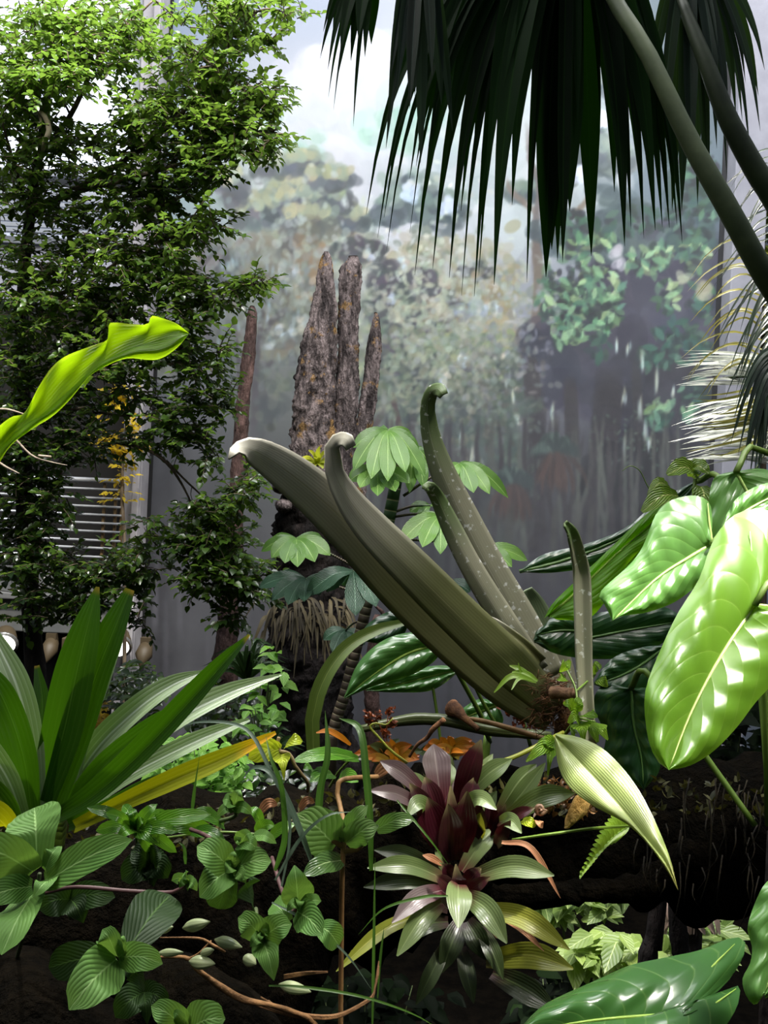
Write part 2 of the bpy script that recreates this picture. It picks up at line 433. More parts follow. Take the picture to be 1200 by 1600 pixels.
    line([(890,590),(892,660),(894,720)], 10, 11, (66,64,70), .45); line([(760,640),(764,760),(762,900)], 4, 6, (74,70,72), .5); line([(722,660),(724,780),(722,900)], 4, 5, (80,76,78), .45)
    line([(645,640),(640,720),(640,860)], 5, 6, (84,80,82), .4); line([(610,610),(622,660),(630,700)], 3, 4, (92,82,80), .5); line([(740,660),(744,760)], 3, 3, (96,86,78), .5)
    line([(668,600),(670,700)], 4, 4, (90,86,86), .4); line([(790,650),(792,780)], 5, 5, (74,72,76), .4); line([(600,640),(560,700)], 3, 3, (90,84,82), .4)
    cloud(780, 690, 90, 70, 300, 4, 9, [(90,104,98),(80,94,92),(102,114,104),(72,82,84)], .45, clump=24)
    cloud(700, 800, 130, 90, 260, 8, 18, [(72,76,78),(80,84,82),(64,66,70)], .4)
    cloud(1010, 760, 100, 70, 260, 8, 20, [(40,42,48),(46,48,54),(34,36,42)], .5)
    for x, y, l in ((962,540,12),(980,545,10),(1003,560,18),(1025,595,24),(975,622,12),(1051,612,10),(862,645,16),(721,690,16),(736,712,22),(738,740,14),(975,700,18),(1000,640,20),(1008,670,18),(1012,690,12),(720,725,12),(792,590,12),(800,620,10),(880,690,10),(752,735,16),(700,735,12)):
        for _ in range(4): dab(x + r.randn() * 1.5, y + r.randn() * 4, 2.2, l * (.6 + .5 * r.rand()), r.randn() * .06, J((168,184,190) if r.rand() < .6 else (170,176,160), 8), .6)
    for _ in range(60): dab(920 + r.rand() * 110, 640 + r.rand() * 90, 2, 4, r.rand() * 3, J((104,132,116), 10), .5)
    for _ in range(1500):
        x = 705 + r.randn() * 85; y = 540 + r.randn() * 90
        if y > 800 or x > 880: continue
        b_ = BASE[min(h - 1, int((y - Y0_) / sc)), min(w - 1, int((x - X0) / sc))]
        dab(x, y, 3 + 6 * r.rand(), 2.4 + 3.4 * r.rand(), r.rand() * 3.1, np.clip(b_ + r.randn() * 15 + np.array(((3, 5, -7), (-5, 4, -5), (0, 0, 4), (4, 0, -8))[r.randint(4)]), 0, 255), .55)
    for _ in range(900):
        x = 420 + r.randn() * 90; y = 480 + r.randn() * 90
        b_ = BASE[min(h - 1, int((y - Y0_) / sc)), min(w - 1, int((x - X0) / sc))]
        dab(x, y, 3 + 6 * r.rand(), 2.5 + 5 * r.rand(), 1.4 + r.randn() * .5, np.clip(b_ + r.randn() * 13 + np.array(((2, 4, -4), (-3, 2, 0), (0, 0, 3))[r.randint(3)]), 0, 255), .45)
    for _ in range(90):
        x = 560 + r.rand() * 500; y = 640 + r.rand() * 60; c0 = (62,60,65) if r.rand() < .75 else (86,90,88)
        line([(x, y), (x + r.randn() * 4, y + 70), (x + r.randn() * 8, y + 130 + 90 * r.rand())], 2, 4, c0, .3)
    # painted spiky plants with rusty skirts
    for (x, y, s_) in ((868,705,44),(800,755,40)):
        for i in range(46):
            a_ = -3.14 + 3.14 * r.rand(); l = s_ * (.6 + .4 * r.rand())
            line([(x, y), (x + math.cos(a_) * l * .6, y + math.sin(a_) * l * .6), (x + math.cos(a_) * l, y + math.sin(a_) * l * .7 + 8)], 1.6, .4, (84,98,96) if r.rand() < .5 else (60,70,72), .4)
        for i in range(26):
            o = r.randn() * s_ * .35
            line([(x + o * .4, y + 4), (x + o, y + s_ * .7), (x + o * 1.2, y + s_ * (1.1 + .4 * r.rand()))], 2, 1, (82,70,68) if r.rand() < .6 else (70,62,62), .3)
    for x0 in (905, 925, 870, 760, 800): line([(x0, 780), (x0 - 6, 840), (x0 - 10, 920)], 5, 8, (74,75,74), .2)
    # lower left dark veil with faint verticals
    for _ in range(150):
        x = 240 + r.rand() * 800; y = 780 + r.rand() * 420; line([(x, y), (x + r.randn() * 3, y + 90 + 120 * r.rand())], 3, 5, (66,65,72) if r.rand() < .5 else (48,48,54), .12)
    C[:] = np.clip(BASE * np.array((1.0, 1.0, .985)) + 1.45 * (C - BASE), 14, 245)
    # cloth seams
    for y in (572, 655, 905): C[int((y - Y0_) / sc)] *= 1.05
    return C, X0, Y0_, sc, w, h

YM = 9.0
def build_mural():
    C, X0, Y0_, sc, w, h = paint_mural()
    tl, br = P(252, 400, YM), P(1123, 420, YM)
    xl, xr = tl.x, br.x; zt, zb = 8.7, 0.0
    nx, nz = 440, 620
    xs = np.linspace(xl, xr, nx + 1); zs = np.linspace(zb, zt, nz + 1)
    XX, ZZ = np.meshgrid(xs, zs)
    dx = XX - CAM.x; dz = ZZ - CAM.z
    U = (dx * RT.x + dz * RT.z) / YM * F + 600; V = 800 - (dx * UP.x + dz * UP.z) / YM * F
    fx = np.clip((U - X0) / sc - .5, 0, w - 1.01); fy = np.clip((V - Y0_) / sc - .5, 0, h - 1.01)
    i0 = fx.astype(int); j0 = fy.astype(int); a = (fx - i0)[..., None]; b = (fy - j0)[..., None]
    c = (C[j0, i0] * (1 - a) + C[j0, i0 + 1] * a) * (1 - b) + (C[j0 + 1, i0] * (1 - a) + C[j0 + 1, i0 + 1] * a) * b
    c = np.clip(c, 0, 255) / 255; c = np.where(c <= .04045, c / 12.92, ((c + .055) / 1.055) ** 2.4)
    n = (nx + 1) * (nz + 1)
    co = np.stack([XX - xl, np.zeros_like(XX) + .012 * np.sin(XX * 2.1) * 0, ZZ], -1).reshape(-1, 3).astype(np.float32)
    idx = np.arange(n).reshape(nz + 1, nx + 1)
    q = np.stack([idx[:-1, :-1], idx[:-1, 1:], idx[1:, 1:], idx[1:, :-1]], -1).reshape(-1, 4).astype(np.int32)
    me = bpy.data.meshes.new('painted_mural'); me.vertices.add(n); me.vertices.foreach_set('co', co.ravel())
    me.loops.add(q.size); me.loops.foreach_set('vertex_index', q.ravel()); me.polygons.add(len(q))
    me.polygons.foreach_set('loop_start', np.arange(0, q.size, 4, dtype=np.int32)); me.update(calc_edges=True)
    at = me.attributes.new('paint', 'FLOAT_COLOR', 'POINT')
    at.data.foreach_set('color', np.concatenate([c.reshape(-1, 3), np.ones((n, 1))], 1).astype(np.float32).ravel())
    t = NT('mural_paint'); col = t.n('Attribute', attribute_name='paint').outputs['Color']
    nz_ = t.noise(3.0, 4); col = t.mix(t.math('MULTIPLY', nz_, .10), col, (.62, .64, .68))
    nb = t.noise(60, 2)
    p = t.principled(col, .75, t.bump(nb, .08, .004), .2)
    me.materials.append(t.done(p.outputs[0]))
    o = bpy.data.objects.new('painted_mural', me); COL.objects.link(o); o.location = (xl, YM, 0)
    tag(o, 'tall pale painted jungle mural of misty trees covering the back wall', 'mural')
    return xl, xr
MX0, MX1 = build_mural()

# ---------------------------------------------------------------- walls, pillars, floor
concrete = roughmat('concrete', (150,146,150), (176,172,174), 1.3, .85, .25, c3=(120,104,92), dist=.01)
concrete_d = roughmat('concrete_dark', (92,94,94), (116,116,114), 1.3, .85, .25, dist=.01)
whitec = roughmat('white_concrete', (150,150,160), (170,170,180), 1.5, .8, .2, dist=.01)
darkm = plainmat('dark_interior', (10, 10, 11), .9)
def slab(name, lo, hi, mat, bevel=.01):
    m = MB(); m.box(lo, hi); return struct(m.build(name, mat, origin=((lo[0] + hi[0]) / 2, (lo[1] + hi[1]) / 2, lo[2]), smooth=False, bevel=bevel))
slab('wall_back', (-7, 9.06, 0), (MX1 + .3, 9.3, 9), concrete_d)
def Xat(px, py, Y): return P(px, py, Y).x
xp0, xp1 = Xat(207, 600, 8.95), MX0 - .02
m = MB(); m.box((xp0, 8.72, 0), (xp1, 9.05, 8.9)); m.box((xp1 - .07, 8.66, 0), (xp1 - .002, 8.72, 8.9))
struct(m.build('pillar_left', concrete, origin=((xp0 + xp1) / 2, 8.9, 0), smooth=False, bevel=.012))
xq0 = MX1 + .03; xq1 = xq0 + .30
slab('pillar_right', (xq0, 8.75, 0), (xq1, 9.05, 8.9), whitec)
slab('trim_1', (MX0 - .018, 8.98, 0), (MX0 + .012, 9.02, 8.7), darkm, 0); slab('trim_2', (MX1 - .012, 8.97, 0), (MX1 + .026, 9.02, 8.7), darkm, 0)
# left building: spandrel, parapet below the railing, near-black wall in place of the unlit bay underneath, glazed upper storey
zz = lambda py, Y=8.8: P(100, py, Y).z
slab('wall_left', (-7, 8.6, zz(985)), (xp0 - .01, 9.05, zz(890)), concrete_d)
slab('trim_3', (-7, 8.52, zz(935)), (xp0 - .01, 8.59, zz(925)), concrete_d)
slab('wall_bay', (-7, 9.0, 0), (xp0 - .01, 9.05, zz(985)), darkm)  # near-black colour stands in for the shade of the bay
slab('wall_upper', (-7, 8.95, zz(470)), (xp0 - .01, 9.05, zz(380)), whitec)
slab('wall_recess', (-7, 9.02, zz(890)), (xp0 - .01, 9.05, zz(470)), plainmat('recess_dark', (30, 27, 24), .9))  # dark colour on a wall in place of the dim interior
skyp = plainmat('glowing_pane', (225, 232, 245), .4, 0, .85)  # pane given its own glow in place of bright sky behind
slvr = plainmat('louvre_metal', (170, 174, 182), .4, .2)
for nme, y0, y1 in (('window_1', 378, 285), ('window_2', 270, -60)):
    f = MB()
    a, b = zz(y0), zz(y1)
    x0, x1 = -6.2, xp0 - .05
    for (lo, hi) in (((x0, 8.9, a), (x1, 8.98, a + .06)), ((x0, 8.9, b - .06), (x1, 8.98, b)), ((x0, 8.9, a + .06), (x0 + .06, 8.98, b - .06)), ((x1 - .06, 8.9, a + .06), (x1, 8.98, b - .06))): f.box(lo, hi)
    for xx in (-4.6, -3.4): f.box((xx, 8.9, a + .06), (xx + .05, 8.98, b - .06))
    fo = struct(f.build(nme, slvr, origin=(-4, 8.95, a), smooth=False))
    g = MB(); g.box((x0 + .06, 8.99, a + .06), (x1 - .06, 9.0, b - .06)); g.build('pane', skyp, fo, smooth=False)
    if nme == 'window_1':
        g = MB(); n_ = 8
        for i in range(n_):
            z = a + .1 + (b - a - .2) * i / (n_ - 1); g.box((x0 + .06, 8.84, z - .012), (x1 - .06, 8.895, z + .02))
        g.build('louvre', slvr, fo, smooth=False)
# balcony railing
rail_m = plainmat('rail_metal', (196, 198, 204), .35, .3)
rb = thing('balcony_railing', 'pale metal balcony railing of thin horizontal bars beside the concrete pillar', 'railing', (-3.4, 8.55, zz(888)))
ry = 8.55; rx1 = Xat(190, 800, ry)
for i, py in enumerate((752, 766, 780, 793, 806, 819, 832, 846, 858, 872)):
    m = MB(); c = P(190, py, ry).z
    tube(m, [(-5.6, ry, c), (rx1, ry, c)], .022 if i == 0 else .011, 6, 2); m.build('top_rail' if i == 0 else 'rail', rail_m, rb)
postm = plainmat('post_tan', (120, 96, 62), .5)
for px in (56, 160, 178, 188):
    m = MB(); x = Xat(px, 810, ry); m.box((x - .012, ry + .02, zz(888)), (x + .012, ry + .05, zz(752))); m.build('post', postm if px > 150 else rail_m, rb, smooth=False)
# spotlights hanging under the spandrel
tan = plainmat('lamp_tan', (74, 62, 42), .6); chrome = plainmat('lamp_ring', (190, 188, 184), .25, .8); glow = plainmat('lamp_glass', (255, 250, 240), .3, 0, 3.0)
for (px, py, kind, lab) in ((72, 1000, 0, 'unlit tan cone spotlight under the concrete slab, left of the pale box'), (118, 995, 1, 'square tan junction box between the spotlights under the concrete slab'),
                            (76 + 74 - 74, 1000, 9, ''), (162, 1000, 2, 'lit round spotlight glowing under the concrete slab'), (222, 1000, 0, 'unlit tan cone spotlight behind the tall strap leaves'), (-2, 1000, 2, 'lit spotlight under the slab, cut off by the left edge of the photo')):
    if kind == 9: continue
    Y = 8.45; p = P(px - 28 if kind == 2 and px > 100 else px, py, Y); zc = zz(985) - .002
    if kind == 1:
        m = MB(); m.box((p.x - .09, Y - .1, zc - .17), (p.x + .09, Y + .12, zc)); o = m.build('junction_box', tan, origin=(p.x, Y, zc), smooth=False, bevel=.01)
        tag(o, lab, 'box'); continue
    t = thing('spotlight', lab, 'spotlight', (p.x, Y + .16, zc), 'spotlights under the concrete slab')
    m = MB(); m.box((p.x - .045, Y + .12, zc - .1), (p.x + .045, Y + .2, zc)); m.build('bracket', tan, t, smooth=False)
    if kind == 0:
        m = MB(); tube(m, [(p.x, Y + .16, zc - .08), (p.x, Y + .1, zc - .13), (p.x, Y, zc - .24)], [.06, .085, .015], 14, 2); m.build('lamp_body', tan, t)
    else:
        q = P(px + 22, py + 9, Y) if px > 100 else P(px + 8, py + 5, Y); d = Vector((.2, -.8, -.45)).normalized()
        m = MB(); tube(m, [Vector((p.x, Y + .16, zc - .06)), q - d * .12, q], [.05, .09, .115], 16); m.build('lamp_body', tan, t)
        m = MB(); tube(m, [q, q + d * .02], [.125, .125], 20, 2); m.build('rim', chrome, t)
        m = MB(); tube(m, [q + d * .021, q + d * .03], [.1, .095], 20, 2); m.build('lens', glow, t)
# floor with a raised planting bank on the left
soil = roughmat('soil', (6, 5, 4), (15, 12, 8), 7, .95, .8, dist=.04, spec=.02)
m = MB(); rows = []
for i in range(76):
    y = .3 + i * .15; row = []
    for j in range(71):
        x = -7 + j * .2
        ss = lambda a, b, v: (lambda q: q * q * (3 - 2 * q))(min(1, max(0, (v - a) / (b - a))))
        z = 1.95 * (1 - ss(-.75, .15, x + .1 * math.sin(y * 2))) * (1 - ss(4.2, 7.0, y)) * ss(1.9, 2.5, y)
        z += .06 * noise.noise((x * 1.3, y * 1.3, 0)); row.append((x, y, max(0.0, z)))
    rows.append(row)
m.grid(rows); struct(m.build('ground', soil, origin=(0, 4.5, 0)))
slab('wall_right', (MX1 + .5, 10.6, 0), (7, 10.7, 9), roughmat('far_wall', (150,160,176), (176,186,200), 1.1, .8, .1))
# mist hanging in front of the mural
m = MB(); m.box((MX0 + .45, 7.75, .5), (MX1 - .1, 8.9, 7.6))
t = NT('mist'); pv = t.n('VolumePrincipled')
for nm, v in (('Density', .11), ('Anisotropy', .25)): pv.inputs[nm].default_value = v
pv.inputs['Color'].default_value = (.9, .91, .98, 1)
t.l(pv.outputs[0], t.out.inputs['Volume'])
o = m.build('mist', t.m, origin=((MX0 + MX1) / 2, 8.3, .5), smooth=False); tag(o, 'thin pale mist hanging in front of the mural', 'mist', kind='stuff')
# ---------------------------------------------------------------- dead tree snags
bark = roughmat('weathered_bark', (46,39,40), (142,128,128), 11, .9, 1.0, (1.5, 1.5, .4), (160,124,72), dist=.08, c3at=(.57, .66))
bark_r = roughmat('reddish_bark', (50,36,34), (92,70,66), 8, .9, .9, (1.6, 1.6, .5), dist=.04)
bark_d = roughmat('dark_bark', (18,15,14), (48,40,38), 7, .9, .9, (1.6, 1.6, .5), dist=.04)

def snag(mb, outline, Y, nseg=110, nring=40, amp=.22, depth=.6, seed=0):
    "outline rows: (py, pxleft, pxright); craggy, ribbed, tapering to a broken tip"
    q = cr([(a, b, c) for a, b, c in outline], nseg); rows = []
    for i, a in enumerate(q):
        py = a[0]; cx = (a[1] + a[2]) / 2; r = max(.6, (a[2] - a[1]) / 2)
        row = []
        for j in range(nring):
            an = 6.2832 * j / nring
            c = Vector((math.cos(an) * 2.2 + seed, math.sin(an) * 2.2, py * .012))
            k = 1 + amp * noise.noise(c) + amp * .9 * noise.noise(Vector((c.x * 2.6, c.y * 2.6, py * .045 + seed))) + .55 * amp * noise.noise(Vector((c.x * 3, c.y * 3, py * .16))) + .35 * amp * noise.noise(Vector((c.x * 7, c.y * 7, py * .3)))
            row.append(P(cx + math.cos(an) * r * k, py, Y) + Vector((0, -math.sin(an) * r * Y / F * depth * k, 0)))
        rows.append(row)
    b = mb.grid(rows, [[(i / nseg, j / nring) for j in range(nring)] for i in range(nseg + 1)], close=True)
    mb.f.append(tuple(b + j for j in range(nring)))

t = thing('dead_tree', 'big weathered grey dead tree split into three jagged spires before the mural', 'dead tree', P(480, 1290, 7.0))
for nm, ol, Y, sd in (('spire', [(393,507,513),(402,503,518),(430,496,522),(480,488,524),(540,474,524),(600,464,523),(650,459,521),(700,456,524),(740,452,530),(790,440,540)], 6.95, 0),
                      ('spire', [(400,545,559),(408,542,561),(420,532,563),(450,530,562),(500,530,560),(560,528,560),(620,524,560),(680,520,556),(740,512,560),(790,505,565)], 7.02, 5),
                      ('spire', [(488,585,589),(500,583,593),(540,574,595),(590,568,592),(640,560,586),(690,552,580),(740,545,575),(790,535,570)], 7.05, 9)):
    m = MB(); snag(m, ol, Y, seed=sd); m.build(nm, bark, t)
m = MB(); snag(m, [(770,438,562),(800,434,560),(850,430,555),(900,428,545),(950,425,540),(1000,420,540),(1050,418,545),(1100,414,548),(1170,405,556),(1260,395,570),(1300,390,580)], 7.0, 90, 50, .18, .7, 3); m.build('trunk', bark_d, t)
m = MB()
for (x, y, r) in ((446,748,10),(460,740,9),(438,760,12),(452,765,11),(470,750,8),(444,790,12)): snag(m, [(y - r, x - 2, x + 2), (y - r * .5, x - r, x + r), (y + r * .5, x - r, x + r), (y + r, x - 2, x + 2)], 6.85, 10, 12, .3, 1, x)
m.build('bark_knot', bark, t)
t = thing('dead_tree', 'thin leaning grey dead trunk standing alone left of the spired dead tree', 'dead tree', P(360, 1240, 7.1))
m = MB(); snag(m, [(478,391,397),(490,386,401),(520,383,400),(560,378,398),(600,373,394),(650,367,389),(700,364,386),(760,359,382),(830,353,380),(900,349,376),(960,342,372),(1040,336,372),(1120,330,372),(1240,325,375)], 7.1, 120, 24, .25, 1, 2); m.build('trunk', bark_r, t)
t = thing('slender_tree', 'slender reddish bare trunk in front of the mural behind the arching strap leaf', 'tree', P(585, 1310, 6.6))
m = MB(); ptube(m, [(587,1310,6.6),(584,1130,6.6),(580,1060,6.6),(588,980,6.6),(590,960,6.6)], [15,13,12,9,4], 10, 30, .3); m.build('trunk', bark_r, t)
m = MB(); ptube(m, [(592,985,6.6),(600,962,6.6),(585,945,6.6)], [5,4,2], 6); m.build('branch', bark_r, t)

# ---------------------------------------------------------------- the small-leaved tree on the left
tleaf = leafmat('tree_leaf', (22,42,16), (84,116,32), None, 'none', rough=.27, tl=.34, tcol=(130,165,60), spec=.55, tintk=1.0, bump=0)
tbark = roughmat('tree_bark', (60,50,38), (112,98,80), 9, .85, .6, (1.5, 1.5, .5))
tpale = roughmat('pale_branch', (150,132,112), (196,180,160), 9, .8, .4)
def add_leaf(m, p, d, L, w, t, up):
    "an ovate pointed leaf of six triangles, folded on its midrib"
    d = d.normalized(); s = d.cross(up)
    if s.length < .05: s = d.cross(Vector((1, .2, 0)))
    s.normalize(); n = s.cross(d)
    b = len(m.v); fold = n * (w * .35); droop = n * (-L * .12)
    m.add(p, (0, .5), t); m.add(p + d * L * .3 + s * w * .9 + fold, (.3, 0), t); m.add(p + d * L * .62 + s * w * .8 + fold + droop * .4, (.62, 0), t)
    m.add(p + d * L + droop, (1, .5), t); m.add(p + d * L * .62 - s * w * .8 + fold + droop * .4, (.62, 1), t); m.add(p + d * L * .3 - s * w * .9 + fold, (.3, 1), t)
    m.add(p + d * L * .5, (.5, .5), t)
    for q in ((0, 1, 6), (1, 2, 6), (2, 3, 6), (3, 4, 6), (4, 5, 6), (5, 0, 6)): m.f.append(tuple(b + i for i in q))
def rv(): return Vector((R.gauss(0, 1), R.gauss(0, 1), R.gauss(0, 1))).normalized()
def sprigs(ml, mt, cx, cy, rx, ry, Y, dy, n, L, tint, out=None, nleaf=7, wk=.36):
    "n leafy twigs scattered in an ellipse round (cx,cy): twig tubes into mt, alternate leaves into ml"
    for _ in range(n):
        a = R.random() * 6.283; r = math.sqrt(R.random())
        p = P(cx + math.cos(a) * r * rx, cy + math.sin(a) * r * ry, Y + R.uniform(-dy, dy))
        d = rv(); d.z = d.z * .5 - .05
        if out is not None: d = d * .8 + out
        d.normalize(); ln = L * R.uniform(2.2, 3.4)
        q = [p, p + d * ln * .5 + Vector((0, 0, .01)), p + d * ln + Vector((0, 0, -.06 * ln))]
        if mt is not None: tube(mt, q, [.004, .003, .0015], 3, 4, cap=False)
        for k_ in range(nleaf):
            f = (k_ + .6) / nleaf; pp = q[0].lerp(q[1], f * 2) if f < .5 else q[1].lerp(q[2], f * 2 - 1)
            sd = d.cross(Vector((0, 0, 1))); sd = (sd.normalized() if sd.length > .01 else Vector((1, 0, 0))) * (1 if k_ % 2 else -1)
            ld = d * .7 + sd * .75 + Vector((0, 0, -.25)) + rv() * .25
            if k_ == nleaf - 1: ld = d + rv() * .2
            tt = min(1, max(0, tint + R.gauss(0, .16)))
            l_ = L * R.uniform(.75, 1.2)
            add_leaf(ml, pp, ld, l_, l_ * wk * .8, tt, (Vector((0, -.25, 1)) + rv() * .5).normalized())

tree = thing('tree', 'large small-leaved green tree filling the upper left before the pale building', 'tree', P(40, 1200, 5.6))
m = MB(); ptube(m, [(70,1220,5.6),(52,1000,5.6),(40,800,5.6),(34,600,5.6),(36,450,5.6),(48,330,5.6),(70,180,5.6),(90,20,5.6)], [17,15,14,12,9,8,6,3], 10, 40, .2); m.build('trunk', bark_d, tree)
m = MB(); ptube(m, [(54,172,5.2),(70,182,5.1),(77,205,5.1),(70,222,5.1),(66,240,5.2)], [3,4,4.5,4,2.5], 8, 20); ptube(m, [(62,180,5.15),(64,195,5.12),(54,205,5.15)], [2.5,2,1], 6); m.build('bare_branch', tpale, tree)
BR = [  # bough polylines (px,py,Y) with radius, and the leaf clumps they carry (cx,cy,rx,ry,Y,twigs,tint); tint paints lit clumps pale, shaded ones dark
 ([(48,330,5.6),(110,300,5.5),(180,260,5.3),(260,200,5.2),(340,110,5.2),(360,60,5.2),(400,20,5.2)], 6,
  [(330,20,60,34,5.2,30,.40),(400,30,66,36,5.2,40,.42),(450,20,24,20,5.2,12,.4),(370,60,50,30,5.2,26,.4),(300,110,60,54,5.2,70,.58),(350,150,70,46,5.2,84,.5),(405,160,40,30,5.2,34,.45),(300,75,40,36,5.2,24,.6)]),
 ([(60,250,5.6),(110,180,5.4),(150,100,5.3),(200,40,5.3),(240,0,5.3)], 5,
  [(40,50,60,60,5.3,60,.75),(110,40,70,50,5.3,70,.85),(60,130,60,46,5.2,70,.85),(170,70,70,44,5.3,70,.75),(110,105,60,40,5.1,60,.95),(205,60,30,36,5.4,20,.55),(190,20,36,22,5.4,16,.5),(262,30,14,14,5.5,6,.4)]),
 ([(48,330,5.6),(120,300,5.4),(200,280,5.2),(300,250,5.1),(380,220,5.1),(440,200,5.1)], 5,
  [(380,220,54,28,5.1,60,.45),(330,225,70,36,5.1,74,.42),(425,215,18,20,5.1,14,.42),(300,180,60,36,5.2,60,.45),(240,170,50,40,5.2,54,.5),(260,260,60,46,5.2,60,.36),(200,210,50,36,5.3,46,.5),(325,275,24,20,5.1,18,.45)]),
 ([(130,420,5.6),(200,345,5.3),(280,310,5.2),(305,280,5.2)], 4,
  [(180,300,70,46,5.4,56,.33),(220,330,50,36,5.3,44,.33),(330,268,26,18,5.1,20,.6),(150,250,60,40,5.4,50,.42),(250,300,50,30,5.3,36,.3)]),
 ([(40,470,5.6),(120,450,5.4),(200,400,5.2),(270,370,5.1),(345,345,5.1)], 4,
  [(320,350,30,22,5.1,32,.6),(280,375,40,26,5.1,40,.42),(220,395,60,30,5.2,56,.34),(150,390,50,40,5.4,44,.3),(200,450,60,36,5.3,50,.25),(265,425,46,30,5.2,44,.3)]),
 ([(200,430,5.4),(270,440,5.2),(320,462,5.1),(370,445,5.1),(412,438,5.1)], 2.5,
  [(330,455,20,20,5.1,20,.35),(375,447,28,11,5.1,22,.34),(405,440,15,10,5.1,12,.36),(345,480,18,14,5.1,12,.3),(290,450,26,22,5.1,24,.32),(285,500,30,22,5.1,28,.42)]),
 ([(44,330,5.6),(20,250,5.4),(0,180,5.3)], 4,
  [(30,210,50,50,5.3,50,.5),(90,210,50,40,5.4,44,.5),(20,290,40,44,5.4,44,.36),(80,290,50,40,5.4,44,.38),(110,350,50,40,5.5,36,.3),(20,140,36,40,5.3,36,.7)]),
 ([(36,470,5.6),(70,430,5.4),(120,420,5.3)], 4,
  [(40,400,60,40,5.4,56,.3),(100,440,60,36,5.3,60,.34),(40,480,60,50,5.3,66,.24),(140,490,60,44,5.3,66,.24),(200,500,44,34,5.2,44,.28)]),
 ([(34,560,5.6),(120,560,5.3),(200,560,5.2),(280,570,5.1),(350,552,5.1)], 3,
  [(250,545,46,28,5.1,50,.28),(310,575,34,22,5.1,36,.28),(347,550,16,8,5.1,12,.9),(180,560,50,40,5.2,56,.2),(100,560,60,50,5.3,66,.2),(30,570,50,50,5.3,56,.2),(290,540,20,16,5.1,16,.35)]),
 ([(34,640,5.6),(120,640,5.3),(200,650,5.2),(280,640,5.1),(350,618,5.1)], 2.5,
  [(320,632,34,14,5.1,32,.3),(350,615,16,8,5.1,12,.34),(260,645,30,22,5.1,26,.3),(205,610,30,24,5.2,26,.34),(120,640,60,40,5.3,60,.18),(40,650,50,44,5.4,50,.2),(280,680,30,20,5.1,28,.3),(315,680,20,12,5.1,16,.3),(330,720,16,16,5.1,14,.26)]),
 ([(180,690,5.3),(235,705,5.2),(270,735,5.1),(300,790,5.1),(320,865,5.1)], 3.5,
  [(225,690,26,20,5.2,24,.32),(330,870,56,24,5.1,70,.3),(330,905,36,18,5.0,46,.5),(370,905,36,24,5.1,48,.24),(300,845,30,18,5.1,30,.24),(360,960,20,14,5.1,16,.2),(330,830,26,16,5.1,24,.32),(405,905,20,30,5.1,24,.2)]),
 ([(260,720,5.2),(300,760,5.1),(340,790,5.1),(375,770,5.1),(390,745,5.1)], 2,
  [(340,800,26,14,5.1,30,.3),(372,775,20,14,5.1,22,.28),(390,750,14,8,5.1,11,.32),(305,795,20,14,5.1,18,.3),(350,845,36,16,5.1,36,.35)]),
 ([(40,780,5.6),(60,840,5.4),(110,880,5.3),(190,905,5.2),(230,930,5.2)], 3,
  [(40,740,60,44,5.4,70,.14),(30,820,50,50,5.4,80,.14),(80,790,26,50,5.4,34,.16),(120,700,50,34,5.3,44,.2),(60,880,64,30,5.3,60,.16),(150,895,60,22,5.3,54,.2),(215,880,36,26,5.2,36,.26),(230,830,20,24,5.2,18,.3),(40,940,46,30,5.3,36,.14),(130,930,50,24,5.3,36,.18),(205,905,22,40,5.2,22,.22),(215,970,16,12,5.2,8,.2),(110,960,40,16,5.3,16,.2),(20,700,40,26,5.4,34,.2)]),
]
for pts, r, clumps in BR:
    mb_ = MB(); n_ = len(pts); ptube(mb_, pts, [r * (1 - .75 * i / (n_ - 1)) for i in range(n_)], 7, n_ * 6, .15)
    ml = MB()
    for (cx, cy, rx, ry, Y, n, tint) in clumps:
        j = min(range(n_), key=lambda i: (pts[i][0] - cx) ** 2 + (pts[i][1] - cy) ** 2); a = pts[j]
        if True:
            ptube(mb_, [a, ((a[0] + cx) / 2 + R.uniform(-8, 8), (a[1] + cy) / 2 - 6, (a[2] + Y) / 2), (cx, cy, Y)], [r * .4, r * .3, .8], 5, 6)
        for _ in range(3): ptube(mb_, [(cx, cy, Y), (cx + R.uniform(-rx, rx) * .5, cy + R.uniform(-ry, ry) * .5, Y + R.uniform(-.1, .1)), (cx + R.uniform(-rx, rx), cy + R.uniform(-ry, ry), Y + R.uniform(-.15, .15))], [.8, .7, .4], 4, 5)
        sprigs(ml, mb_, cx, cy, rx, ry, Y, .28, int(n * 1.15), .047, tint, nleaf=7, wk=.5)
    b_ = mb_.build('branch', tbark, tree); ml.build('leaves', tleaf, b_)
# yellow-leaved shrub glowing behind the tree, and the shrub beyond the right pillar
yl = leafmat('yellow_leaf', (110,96,14), (206,180,40), None, 'none', rough=.4, tl=.5, tcol=(240,210,60), tintk=1.0, bump=0)
t = thing('shrub', 'yellow-leaved shrub catching light behind the left tree above the balcony railing', 'shrub', P(192, 1345, 8.2))
m = MB(); ptube(m, [(192,1345,8.2),(195,890,8.2),(190,760,8.2),(196,690,8.2),(200,620,8.2)], [4,3,3,2,1], 6, 12); b_ = m.build('stem', tbark, t)
m = MB()
for c in ((196,640,22,24,26,.7),(185,615,20,10,14,.4),(195,690,24,18,22,.5),(180,700,20,14,14,.6),(186,760,10,40,14,.4)): sprigs(m, None, c[0], c[1], c[2], c[3], 8.2, .08, c[4], .06, c[5], nleaf=6, wk=.4)
m.build('leaves', yl, t)
t = thing('shrub', 'bright green shrub glimpsed beyond the white pillar on the right', 'shrub', P(1188, 1150, 9.9))
m = MB(); ptube(m, [(1194,1250,9.9),(1192,700,9.9),(1192,420,9.9),(1192,280,9.9)], [5,5,4,2], 6, 12); m.build('stem', tbark, t)
m = MB()
